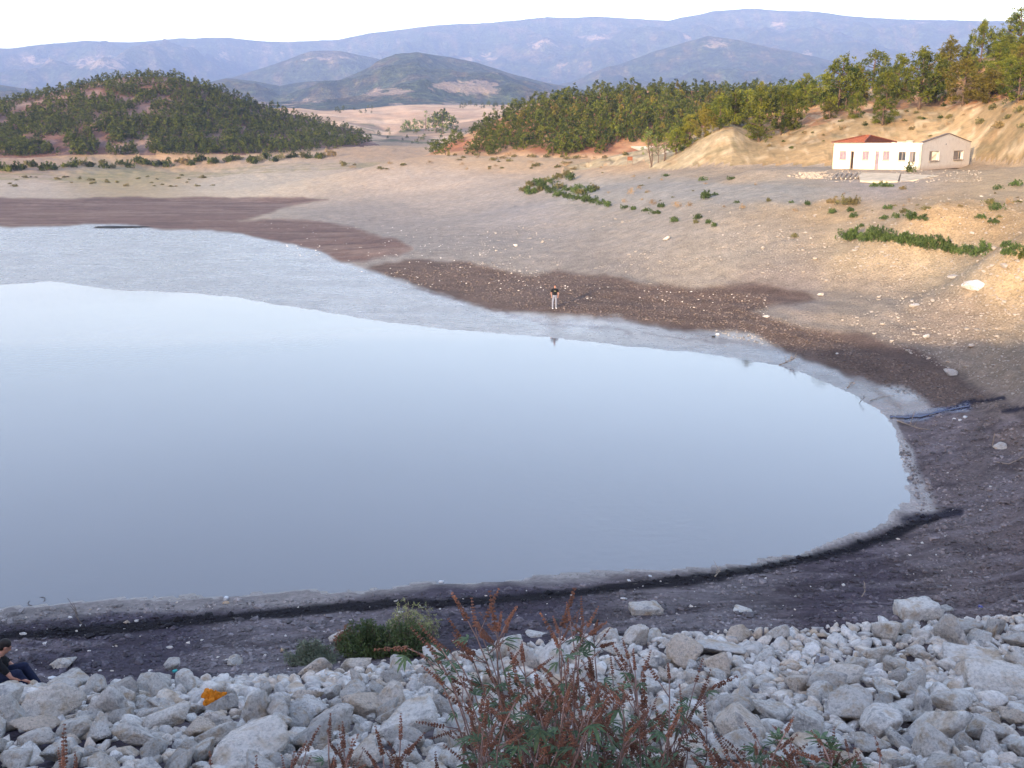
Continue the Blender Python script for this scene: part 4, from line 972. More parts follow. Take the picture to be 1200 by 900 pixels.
def shrubs():
    g = random.Random(12)
    band = [(616,224,'o'),(622,219,'o'),(630,216,'g'),(640,213,'o'),(648,215,'g'),(636,222,'g'),(655,210,'o'),(664,207,'o'),(672,211,'g'),(646,226,'g'),(656,221,'o'),(664,224,'g'),(672,227,'g'),(681,221,'g'),(690,226,'g'),(698,224,'o'),(662,232,'g'),(652,230,'g'),(676,234,'g'),
            (686,236,'g'),(696,238,'g'),(706,240,'g'),(714,242,'g'),(682,228,'o'),(620,228,'g'),(628,226,'o')]
    for u, v, k in band: put_shrub(u + g.uniform(-2, 2), v, g.uniform(13, 19), k, 'in the thick strip on the grey slope left of the track', g)
    for u, v, w, k in ((731,245,10,'g'),(742,246,11,'g'),(757,248,11,'g'),(766,251,11,'g'),(776,243,12,'g'),(772,251,9,'g'),(790,260,14,'g'),(818,257,14,'g'),(830,262,10,'g'),(837,266,10,'g'),(815,262,9,'o'),(731,238,8,'d'),(741,228,11,'d'),(765,240,13,'d'),(794,243,14,'d'),(806,242,10,'d'),(748,222,8,'d')):
        put_shrub(u, v, w, k, 'in the broken row at the lip of the bank', g)
    for u, v, w, k in ((828,233,18,'g'),(836,229,9,'g'),(824,212,10,'g'),(856,211,10,'g'),(864,238,8,'g'),(902,236,9,'o'),(928,238,6,'g'),(945,240,9,'g'),(975,238,13,'o'),(990,240,18,'o'),(975,250,11,'g'),(997,248,12,'g'),(998,255,11,'g'),(1001,240,16,'o'),(932,278,10,'o'),(1042,245,13,'g'),(1060,250,12,'o'),
        (1036,257,12,'g'),(1070,258,20,'g'),(1085,258,14,'g'),(1052,256,11,'g'),(1085,246,11,'o'),(1010,266,8,'g'),(1023,270,8,'g'),(1033,219,12,'g'),(1022,219,10,'g'),(1043,219,9,'g'),(1058,222,9,'o'),(1160,240,14,'o'),(1168,246,14,'g'),(1150,256,12,'g'),(1165,262,12,'g'),(1185,240,12,'d'),(1190,218,14,'g'),(1170,222,9,'g'),(780,207,9,'g'),(870,245,10,'d')):
        put_shrub(u, v, w, k, 'dotted over the sunlit terrace below the house', g)
    hedge = [(990,281),(998,281),(1006,280),(1015,282),(1024,281),(1033,283),(1042,283),(1051,284),(1060,286),(1069,287),(1078,288),(1088,290),(1098,291),(1108,293),(1118,296),(1128,298),(1138,299),(1146,300)]
    for u, v in hedge: put_shrub(u, v, g.uniform(18, 25), 'g', 'in the long dark hedge-like row on the bank', g, None, 1.15)
    for u, v in ((1176,298),(1186,300),(1197,303),(1206,300),(1190,292),(1176,290)): put_shrub(u, v, 16, 'g' if u < 1195 else 'k', 'clustered at the right end of the bank', g, None, 1.1)
    for i in range(48):                           # the dark line of bushes before the wooded knoll
        u = 2 + i * 8.2 + g.uniform(-4, 4); v = 199 - u * .033 + g.uniform(-3, 3)
        if u > 400: break
        put_shrub(u, v, g.uniform(10, 16), 'k' if g.random() < .7 else 'o', 'in the scattered line before the wooded knoll', g)
    for i in range(40):
        u = g.uniform(-10, 260); v = g.uniform(206, 219); put_shrub(u, v, g.uniform(4, 9), 'o', 'thinly dotted on the straw-coloured flat', g, None, .6)
    for i in range(34):
        u = g.uniform(400, 720); v = g.uniform(186, 200); put_shrub(u, v, g.uniform(5, 11), 'o' if g.random() < .6 else 'd', 'sprinkled over the plain before the wooded slope', g, None, .7)
    for (u, v, w) in ((937,137,11),(1112,139,9),(1150,145,14),(1172,150,16),(1194,132,16),(1180,140,12),(1197,150,12),(1060,142,6),(900,172,8),(985,152,6),(1090,160,5),(1165,128,12)):
        put_shrub(u, v, w, 'o', 'clinging to the bare scarp', g)
    for _ in range(46):
        u = g.uniform(905, 1215); v = np.interp(u, [900, 960, 1000, 1100, 1200], [158, 148, 138, 129, 124]) + g.uniform(-6, 14) * (1 if g.random() < .6 else 2); put_shrub(u, v, g.uniform(3, 9), g.choice(['o', 'd', 'k']), 'scattered over the brink of the scarp', g, None, .9)
    for _ in range(40):
        u = g.uniform(705, 1210); v = np.interp(u, [700, 860, 1000, 1200], [208, 214, 226, 226]) + g.uniform(-6, 30); put_shrub(u, v, g.uniform(3, 8), g.choice(['o', 'd', 'd']), 'strewn along the track and terrace', g, None, .7)
    for _ in range(26):
        u = g.uniform(505, 735); put_shrub(u, np.interp(u, [500, 700, 740], [183, 187, 180]) + g.uniform(-2, 2), g.uniform(5, 10), g.choice(['o', 'o', 'd']), 'along the foot of the pine slope', g, None, .9)
    put_shrub(1065, 201.5, 13, 'k', '', g, 'dark round bush growing against the front wall of the white house', 1.6)
    for u, v, w in ((996,198,7),(1026,198,6)): put_shrub(u, v, w, 'd', 'at the doorsteps of the white house', g)
shrubs()
# ------------------------------------------------------------------ the abandoned white house
def plaster(name, c, c2, sc=1.2):
    m, nt, ns, ls, b = material(name); tc = nd(nt, 'ShaderNodeTexCoord').outputs['Object']
    n = noise_n(nt, tc, sc, 6, .65); n2 = noise_n(nt, tc, 9, 5, .6)
    sx = nd(nt, 'ShaderNodeSeparateXYZ', None, Vector=tc).outputs['Z']
    low = ramp(nt, math_n(nt, 'ADD', sx, math_n(nt, 'MULTIPLY', n2, .5)), [(.25, .85), (.75, 0)])
    o = mixc(nt, ramp(nt, n, [(.5, 0), (.68, .65)]), c, c2); o = mixc(nt, low, o, (c2[0] * .9, c2[1] * .8, c2[2] * .7)); o = mixc(nt, 1., o, ramp(nt, n2, [(.3, .88), (.7, 1.05)]), 'MULTIPLY')
    ls.new(o, b.inputs['Base Color']); b.inputs['Roughness'].default_value = .9; ls.new(bump(nt, n2, .3, .02), b.inputs['Normal']); return m
M_white = plaster('white_plaster', (.76, .73, .64), (.60, .54, .42)); M_pink = plaster('pinkish_plaster', (.72, .64, .54), (.58, .48, .39))  # gable plaster is pinker and slightly darker than the front
M_inner = plaster('inner_plaster', (.50, .45, .36), (.38, .33, .26))
M_tile = simple('roof_tile', (.27, .085, .045), .85, .4, 5, bmp=.4); M_wood = simple('weathered_wood', (.22, .16, .12), .85, .4, 5, bmp=.3)
M_frame = simple('window_frame_wood', (.42, .33, .26), .8, .3, 5); M_hatch = simple('dull_shutter', (.26, .20, .24), .8, .3, 4); M_dark = simple('dark_metal', (.06, .05, .05), .5)
M_con = simple('bare_concrete', (.44, .37, .29), .9, .3, 3, bmp=.5)
M_slab = simple('cream_rubble_floor', (.56, .46, .33), .9, .3, 1.5, bmp=.4)
def m_glass():
    m, nt, ns, ls, b = material('dusty_glass'); b.inputs['Base Color'].default_value = (.16, .15, .16, 1); b.inputs['Roughness'].default_value = .12; b.inputs['Specular IOR Level'].default_value = .6; return m
M_glass = m_glass()
def wall_cells(L, H, T, ops):                   # wall along +x, outer face y = 0, thickness to +y, real openings (x0, x1, z0, z1)
    xs = sorted({0, L, *[o[0] for o in ops], *[o[1] for o in ops]}); zs = sorted({0, H, *[o[2] for o in ops], *[o[3] for o in ops]})
    op = lambda i, k: any(o[0] <= (xs[i] + xs[i + 1]) / 2 <= o[1] and o[2] <= (zs[k] + zs[k + 1]) / 2 <= o[3] for o in ops)
    S = {(i, k): not op(i, k) for i in range(len(xs) - 1) for k in range(len(zs) - 1)}; b = MB()
    for (i, k), s in S.items():
        if not s: continue
        x0, x1, z0, z1 = xs[i], xs[i + 1], zs[k], zs[k + 1]
        b.add([(x0, 0, z0), (x1, 0, z0), (x1, 0, z1), (x0, 0, z1)], [(0, 1, 2, 3)]); b.add([(x0, T, z0), (x1, T, z0), (x1, T, z1), (x0, T, z1)], [(3, 2, 1, 0)])
        for (di, dk), q in {(-1, 0): [(x0, 0, z0), (x0, 0, z1), (x0, T, z1), (x0, T, z0)], (1, 0): [(x1, 0, z0), (x1, T, z0), (x1, T, z1), (x1, 0, z1)], (0, -1): [(x0, 0, z0), (x0, T, z0), (x1, T, z0), (x1, 0, z0)], (0, 1): [(x0, 0, z1), (x1, 0, z1), (x1, T, z1), (x0, T, z1)]}.items():
            if not S.get((i + di, k + dk), False): b.add(q, [(0, 1, 2, 3)])
    return b
def house():
    root = link('house', None); tag(root, 'abandoned single-storey white house with half a red tiled roof left', 'house')
    pc = hit(1078, 199); A = R(38); L, D, H, T = 14.9, 8.9, 2.62, .25
    d = pc.length
    # corner of the two seen walls at the photo's column 1078; long wall runs back-left, gable wall back-right
    th, s = ray(1078, 199); rr = 114.0; pc = Vector((rr * math.sin(th), rr * math.cos(th), 0)); z0 = float(height(pc.x, pc.y)); z0 = float(z_of(1078, 199.5, rr))
    ex = Vector((-math.cos(A), math.sin(A), 0)); ey = Vector((math.sin(A), math.cos(A), 0))     # along the long wall, along the gable wall
    root.location = (pc.x, pc.y, z0); 
    Ml = Matrix(((-ex.x, ey.x, 0, 0), (-ex.y, ey.y, 0, 0), (0, 0, 1, 0), (0, 0, 0, 1)))        # wall-local x from left end to corner
    # scale lengths so the far ends land on photo columns 976 and 1135
    def uof(q): a, b_ = project(q.x, q.y, z0); return float(a)
    while uof(pc + ex * L) < 976.5: L -= .05
    while uof(pc + ex * L) > 976.5: L += .05
    while uof(pc + ey * D) > 1135: D -= .05
    while uof(pc + ey * D) < 1135: D += .05
    def frac(u):                                 # distance from the corner along the long wall for a photo column
        lo, hi_ = 0, L
        for _ in range(30):
            m = (lo + hi_) / 2
            if uof(pc + ex * m) > u: lo = m
            else: hi_ = m
        return lo
    def fracg(u):
        lo, hi_ = 0, D
        for _ in range(30):
            m = (lo + hi_) / 2
            if uof(pc + ey * m) < u: lo = m
            else: hi_ = m
        return lo
    rot = math.atan2(-ex.y, -ex.x)               # local x = left -> corner
    F = link('wall', None)
    bpy.data.objects.remove(F)
    FX = lambda u: L - frac(u)
    wins = [(982.5, 990.5, .98, 1.92), (1009, 1017, .98, 1.92), (1033, 1041, .98, 1.92), (1051, 1060, .92, 1.88), (1064, 1071.5, .78, 1.88)]; doors = [(995.2, 999.6), (1024.2, 1029)]
    ops = [(FX(a), FX(b), z, t) for a, b, z, t in wins] + [(FX(a), FX(b), .02, 1.93) for a, b in doors]
    off = ex * L
    wl_ = wall_cells(L, H, T, ops).build('wall', M_white, root, rot=(0, 0, rot)); wl_.location = off; wl_['label'] = 'long white plastered front wall'
    Mx = Matrix.Translation(off) @ Matrix.Rotation(rot, 4, 'Z')
    for i, (a, b, z, t) in enumerate(wins):
        x0, x1 = FX(a), FX(b); w = x1 - x0
        f = MB(); 
        for q in ((x0 + .03, .06, t - z), (x1 - .03, .06, t - z)): f.box((q[0], .10, (z + t) / 2), (.06, .07, t - z - .002))
        for zz in (z + .03, t - .03): f.box(((x0 + x1) / 2, .10, zz), (w - .122, .07, .06))
        f.box(((x0 + x1) / 2, .102, (z + t) / 2), (.045, .05, t - z - .122))
        fo = f.build('window_frame', M_frame, root, rot=(0, 0, rot)); fo.location = off
        if i in (0, 1, 2, 4):
            g_ = MB(); sp = [(x0 + .06, (x0 + x1) / 2 - .023), ((x0 + x1) / 2 + .023, x1 - .06)]
            for k, (p, q) in enumerate(sp):
                if i == 4 and k == 1: continue
                g_ = MB(); g_.box(((p + q) / 2, .105, (z + t) / 2), (q - p, .012, t - z - .12)); go = g_.build('pane', M_hatch if i < 3 else M_glass, fo)
        s_ = MB(); s_.box(((x0 + x1) / 2, -.03, z - .04), (w + .16, .16, .07)); so = s_.build('sill', M_con, fo)
    for i, (a, b) in enumerate(doors):
        x0, x1 = FX(a), FX(b); f = MB(); f.box((x0 + .035, .1, .97), (.07, .1, 1.89)); f.box((x1 - .035, .1, .97), (.07, .1, 1.89)); f.box(((x0 + x1) / 2, .1, 1.88), (x1 - x0 - .142, .1, .07))
        fo = f.build('door_frame', M_frame, root, rot=(0, 0, rot)); fo.location = off
        if i == 1: dmb = MB(); dmb.box(((x0 + x1) / 2, .13, .94), (x1 - x0 - .15, .045, 1.79)); [dmb.box(((x0 + x1) / 2, .10, zz), (x1 - x0 - .32, .02, .7)) for zz in (.5, 1.35)]; do = dmb.build('door', M_hatch, root, rot=(0, 0, rot)); do.location = off
        else: dmb = MB(); dmb.box((0, .3, .94), (.045, .72, 1.79)); do = dmb.build('door', M_wood, root, rot=(0, 0, rot)); do.location = off + Mx.to_3x3() @ Vector((x0 + .09, .12, 0))
        k = MB(); k.tube([(0, 0, 0), (0, -.06, 0), (.1, -.06, 0)], .012, 6); ho = k.build('handle', M_dark, do); ho.location = (((x0 + x1) / 2 - .25, .09, .95) if i == 1 else (-.03, .58, 1.05))
    # parapet: broken cap of concrete on the front wall
    c = MB(); c.box((L / 2 - .0, .125, H + .062), (L + .14, .38, .12)); co = c.build('wall_cap', M_white, root, rot=(0, 0, rot)); co.location = off
    c = MB(); x0, x1 = FX(1048), FX(1066); c.box(((x0 + x1) / 2, .2, H + .2), (x1 - x0, .22, .15)); c.box(((x0 + x1) / 2 + .5, .22, H + .33), ((x1 - x0) * .45, .2, .1)); c.box((FX(1044), .2, H + .17), (.4, .2, .08)); co = c.build('broken_coping', M_con, root, rot=(0, 0, rot)); co.location = off
    # gable wall
    G = lambda u: fracg(u); rg = math.atan2(ey.y, ey.x)
    gw = [(G(1087.5), G(1099), .9, 1.9), (G(1116), G(1127), .93, 1.93)]
    g = wall_cells(D, H, T, gw); pk = 1.0; e = D - 1.3
    # raking top: eave at the corner, ridge, low shoulder at the far end
    prof = [(0, .12), (D * .5, .12 + pk), (e + .1, .34), (D, .26)]
    V = []; 
    for y in (0, T): V += [(0, y, H), (D, y, H)] + [(x, y, H + h) for x, h in reversed(prof)]
    n = 6; g.add(V, [tuple(range(n)), tuple(reversed(range(n, 2 * n)))] + [(i, i + n, (i + 1) % n + n, (i + 1) % n) for i in range(1, n)])
    go = g.build('gable_wall', M_pink, root, rot=(0, 0, rg)); go['label'] = 'pinkish gable end wall'
    go.location = (0, 0, 0)
    # wall_cells builds thickness toward local +y = to the left of ey: that is inside the house
    k = MB()
    for i in range(3): (x0, h0), (x1, h1) = prof[i], prof[i + 1]; m = Vector(((x0 + x1) / 2, .12, H + (h0 + h1) / 2 + .045)); a = math.atan2(h1 - h0, x1 - x0); k.box(m, (math.hypot(x1 - x0, h1 - h0) + .02, .36, .07), M=Matrix.Rotation(-a, 4, 'Y'))
    ko = k.build('gable_coping', M_wood, root, rot=(0, 0, rg)); ko['label'] = 'grey verge along the gable slopes'
    v = MB(); v.tube([(D * .455, -.03, H + .35 - .35), (D * .455, .06, H + .35 - .35)], .09, 8); v.build('vent_hole', M_dark, root, rot=(0, 0, rg))
    for i, (x0, x1, z, t) in enumerate(gw):
        w = x1 - x0; f = MB()
        for xx in (x0 + .035, x1 - .035): f.box((xx, .1, (z + t) / 2), (.07, .07, t - z - .002))
        for zz in (z + .03, t - .03): f.box(((x0 + x1) / 2, .1, zz), (w - .142, .07, .06))
        f.box((x0 + w * (.35 if i == 0 else .6), .102, (z + t) / 2), (.05, .05, t - z - .122)); fo = f.build('window_frame', M_frame, root, rot=(0, 0, rg))
        pa = MB(); q0, q1 = (x0 + .07, x0 + w * .35 - .025) if i == 0 else (x0 + .07, x0 + w * .6 - .025); pa.box(((q0 + q1) / 2, .106, (z + t) / 2), (q1 - q0, .012, t - z - .12)); pa.build('pane', M_glass, fo)
        s_ = MB(); s_.box(((x0 + x1) / 2, -.03, z - .04), (w + .18, .16, .07)); s_.build('sill', M_con, fo)
    # back walls (seen through the openings) and floor
    b = wall_cells(L - T, H - .1, T, [(2, 3.2, 1, 2.1), (7, 8.1, 1, 2.2), (L - 3.4, L - 2.2, 1, 2.2)]).build('back_wall', M_inner, root, rot=(0, 0, rot)); b.location = ex * (L) + ey * (D - T)
    b = wall_cells(D - 2 * T, H - .1, T, []).build('side_wall', M_white, root, rot=(0, 0, rg)); b.location = ex * (L - .002) + ey * T
    b.location = ex * L + ey * T; b.rotation_euler = (0, 0, rg); b.location = ex * (L - 0) + ey * T + (-ex) * T
    for kx in (4.3, 9.2):
        b = wall_cells(D - 2 * T - .01, H - .15, .15, [(3.2, 4.1, .02, 2.1)]).build('partition_wall', M_inner, root, rot=(0, 0, rg)); b.location = ex * kx + ey * (T + .005)
    fl = MB(); fl.box((L / 2, D / 2, .01), (L - .6, D - .6, .06)); fo = fl.build('floor', M_con, root, rot=(0, 0, rot)); fo.location = off
    # hip roof of red tiles left over the far half of the long wall
    x1 = FX(1011); ex0 = -.25; y0, y1 = -.22, D * .60; hz = H + .13; top = .74; yc = (y0 + y1) / 2; xr0, xr1 = FX(990), FX(996)
    r = MB()
    def slope(P):                                # one roof face as courses of tiles, each a little proud of the one below
        a, b_, c_, d_ = [Vector(p) for p in P]; nn = (b_ - a).cross(d_ - a).normalized(); N = 13
        for i in range(N):
            t0, t1 = i / N, (i + 1.25) / N; t1 = min(t1, 1)
            p = [a.lerp(d_, t0), b_.lerp(c_, t0), b_.lerp(c_, t1), a.lerp(d_, t1)]
            lo = nn * .07; hi2 = nn * .015; q = [p[0] + lo, p[1] + lo, p[2] + hi2, p[3] + hi2]
            r.add(q + [p[0], p[1]], [(0, 1, 2, 3), (4, 5, 1, 0)])
    R0, R1 = Vector((xr0, yc, hz + top)), Vector((xr1, yc, hz + top))
    c0, c1, c2, c3 = Vector((ex0, y0, hz)), Vector((x1, y0, hz)), Vector((x1, y1, hz)), Vector((ex0, y1, hz))
    slope((c0, c1, R1, R0)); slope((c2, c3, R0, R1)); slope((c3, c0, R0, R0)); slope((c1, c2, R1, R1))
    ro = r.build('roof', M_tile, root, rot=(0, 0, rot)); ro.location = off
    rd = MB()
    for a_, b_ in ((c0, R0), (c1, R1), (R0, R1), (c3, R0), (c2, R1)): rd.tube([a_ + Vector((0, 0, .08)), b_ + Vector((0, 0, .09))], .09, 6)
    rd.build('ridge_tiles', M_tile, ro)
    fa = MB(); fa.box(((x1 + ex0) / 2, y0 - .0, hz - .0 + .02), (x1 - ex0, .05, .10)); fa.build('fascia', M_wood, ro)
    # remains of the collapsed roof over the near half: bare rafters low behind the parapet
    for k in range(5):
        x = FX(1028) + (L - .9 - FX(1028)) * k / 4
        q = MB(); q.box((x, D * .5, H + .03), (.09, D - 2 * T - .4, .11)); qo = q.build('rafter', M_wood, root, rot=(0, 0, rot)); qo.location = off
    return root, pc, z0
HOUSE, HPC, HZ = house()
def yard():
    g = random.Random(6)
    # remains before the house: bright foundation strip, stacked planks, a heap of pale rubble
    def strip(name, u0, v0, u1, v1, u2, v2, u3, v3, h, mat, lab, cat):
        P = [hit(u0, v0), hit(u1, v1), hit(u2, v2), hit(u3, v3)]; zt = max(p.z for p in P) * .5 + min(p.z for p in P) * .5 + h
        b = MB(); V = [(p.x, p.y, p.z - .3) for p in P] + [(p.x, p.y, p.z + h + g.uniform(-.03, .03)) for p in P]
        b.add(V, [(4, 5, 6, 7), (0, 1, 5, 4), (1, 2, 6, 5), (2, 3, 7, 6), (3, 0, 4, 7)]); o = b.build(name, mat); c = sum((Vector(p) for p in V), Vector()) / 8
        tag(o, lab, cat); return o
    strip('foundation_slab', 1008,213, 1052,213.5, 1055,204, 1006,203, .09, M_slab, 'low crumbling cream foundation slab in front of the white house', 'foundation')
    strip('foundation_slab', 1054,213.5, 1076,211, 1100,206, 1056,204.5, .05, M_slab, 'thinner end of the broken foundation running past the gable', 'foundation')
    for k in range(6):
        a = hit(974 + k * 5.6, 211 - k * .1); b_ = hit(981 + k * 5.6, 204); q = MB(); dd = Vector(b_ - a); m = (Vector(a) + Vector(b_)) / 2 + Vector((0, 0, .12 + .02 * (k % 3)))
        q.tube([m - dd * .5, m + dd * .5], .09, 4); o = q.build('plank', M_con); tag(o, 'pale board lying slantwise in the row before the house, %s' % ['leftmost', 'second from its left end', 'third from its left end', 'third from the slab', 'second from the slab', 'nearest the slab'][k], 'board', 'boards lying before the house')
    sm = []
    for _ in range(260):
        u = g.gauss(950, 9); v = 206 + (u - 950) * .0 + g.uniform(-4, 3.5)
        p = hit(u, v); sm.append((p.x, p.y))
    scatter_stones('rubble', 'heap of pale rubble left of the house front', M_con, np.array(sm), np.array([g.uniform(.05, .2) for _ in sm]), 77)
    sm = [tuple(hit(g.uniform(965, 1150), g.uniform(200, 214))[:2]) for _ in range(260)]
    scatter_stones('rubble', 'crumbled masonry strewn round the foundation slab', M_con, np.array(sm), np.array([g.uniform(.04, .14) for _ in sm]), 78)
    # rusty sign and the pale apron by the track
    p = hit(738, 195); s = MB(); s.box((0, 0, 1.25), (.85, .04, .6)); root = link('sign', None, None, p, (0, 0, .15)); tag(root, 'small rust-orange sign board on two short posts beside the slender trees', 'sign')
    s.build('sign_board', simple('rust_paint', (.26, .10, .05), .8, .4, 4), root)
    for x in (-.4, .4): q = MB(); q.tube([(x, .03, -.2), (x, .03, 1.5)], .03, 6); q.build('post', M_wood, root)
    P = [hit(739, 171.5), hit(782, 186), hit(784, 176), hit(780, 171.5)]
    b = MB(); V = [(p.x, p.y, p.z + .05) for p in P]; V2 = [(p.x, p.y, p.z - .25) for p in P]
    b.add(V + V2, [(0, 1, 2, 3), (0, 4, 5, 1), (1, 5, 6, 2), (2, 6, 7, 3), (3, 7, 4, 0)]); tag(b.build('apron', simple('pale_concrete', (.62, .52, .38), .9, .2, .6, bmp=.3)), 'pale triangular concrete apron behind the slender trees', 'concrete slope')  # apron in a plain pale cream base colour
yard()
# ------------------------------------------------------------------ people: one continuous surface each, clothes over it
M_skin = simple('skin', (.42, .21, .15), .55, .12, 20, spec=.35); M_hair = simple('hair', (.02, .014, .012), .6, .3, 60, bmp=.5)
M_black = simple('black_cotton', (.007, .007, .009), .9, .3, 30, bmp=.3); M_jean = simple('pale_denim', (.20, .21, .26), .9, .2, 25, bmp=.3)
M_navy = simple('dark_denim', (.012, .016, .045), .9, .3, 25, bmp=.3); M_shoe = simple('white_shoe', (.7, .68, .68), .6, .1, 20); M_eye = simple('eye', (.03, .02, .02), .3, .1); M_print = simple('shirt_print', (.22, .20, .12), .8, .2)
def rcone(mb, a, b, ra, rb, n=14, sq=1.0):       # limb segment with round ends; sq flattens it front to back
    a, b = Vector(a), Vector(b); t = (b - a); L = t.length; t = t.normalized() if L > 1e-6 else Vector((0, 0, 1))
    ref = Vector((0, 1, 0)) if abs(t.y) < .9 else Vector((0, 0, 1)); s = t.cross(ref).normalized(); f = t.cross(s)
    rings = []
    for k in range(4): q = math.pi / 2 * (1 - k / 4); rings.append((a - t * math.sin(q) * ra, ra * math.cos(q) + 1e-4))
    rings += [(a.lerp(b, .5), (ra + rb) / 2)] if L > .03 else []
    for k in range(4): q = math.pi / 2 * ((k + 0) / 4); rings.append((b + t * math.sin(q) * rb, rb * math.cos(q)))
    rings.append((b + t * rb, 1e-4)); o = len(mb.v)
    for c, r in rings: mb.v += [tuple(c + s * math.cos(i * 2 * math.pi / n) * r + f * math.sin(i * 2 * math.pi / n) * r * sq) for i in range(n)]
    for j in range(len(rings) - 1):
        for i in range(n): p = o + j * n + i; q = o + j * n + (i + 1) % n; mb.f.append((p, q, q + n, p + n)); mb.m.append(0)
    mb.f.append(tuple(o + i for i in reversed(range(n)))); mb.m.append(0); mb.f.append(tuple(o + (len(rings) - 1) * n + i for i in range(n))); mb.m.append(0)
def ell(mb, c, r, M=None):
    V, F = ICO[3]; P = V * np.array(r)
    if M is not None: P = P @ np.array(M.to_3x3()).T
    mb.add(P + np.array(c), [tuple(f) for f in F])
def fused(mb, name, mat, parent, voxel, it=3):
    o = mb.build(name, mat, parent, True); r = o.modifiers.new('fuse', 'REMESH'); r.mode = 'VOXEL'; r.voxel_size = voxel; r.use_smooth_shade = True
    s = o.modifiers.new('soften', 'SMOOTH'); s.iterations = it; s.factor = .6; return o
def hand(mb, w, d, palm, k=1.0, curl=.35, side=1):
    d = Vector(d).normalized(); n = Vector(palm).normalized(); s = d.cross(n).normalized() * side; w = Vector(w)
    rcone(mb, w, w + d * .07 * k, .024 * k, .036 * k, sq=.6); rcone(mb, w + d * .03 * k, w + d * .085 * k, .034 * k, .034 * k, sq=.45)
    for i, (off, L) in enumerate(((-.030, .068), (-.010, .078), (.010, .074), (.029, .058))):
        p = w + d * .085 * k + s * off * k; q = p + (d * math.cos(curl) + n * math.sin(curl)) * L * .5 * k; e = q + (d * math.cos(curl * 2.4) + n * math.sin(curl * 2.4)) * L * .5 * k
        rcone(mb, p, q, .0095 * k, .0088 * k, 8); rcone(mb, q, e, .0088 * k, .0075 * k, 8)
    p = w + d * .03 * k - s * .03 * k; q = p + (d * .6 - s * .75 + n * .25).normalized() * .038 * k; e = q + (d * .9 - s * .2 + n * .3).normalized() * .03 * k
    rcone(mb, p, q, .012 * k, .010 * k, 8); rcone(mb, q, e, .010 * k, .0085 * k, 8)
def head(mb, c, fwd, up, k=1.0):                 # skull, jaw, nose, brow, ears
    f = Vector(fwd).normalized(); u = Vector(up).normalized(); s = u.cross(f).normalized(); M = Matrix((s, f, u)).transposed()
    P = lambda x, y, z: Vector(c) + s * x * k + f * y * k + u * z * k
    ell(mb, P(0, -.01, .03), (.074 * k, .094 * k, .095 * k), M); ell(mb, P(0, .025, -.045), (.052 * k, .062 * k, .065 * k), M); ell(mb, P(0, .062, -.085), (.026 * k, .022 * k, .02 * k), M)
    rcone(mb, P(0, .085, .012), P(0, .108, -.028), .009 * k, .015 * k, 8); ell(mb, P(0, .083, .03), (.05 * k, .014 * k, .012 * k), M); ell(mb, P(0, .086, -.055), (.024 * k, .012 * k, .009 * k), M)
    for q in (-1, 1): ell(mb, P(q * .076, -.005, -.005), (.010 * k, .020 * k, .032 * k), M)
    return P, M
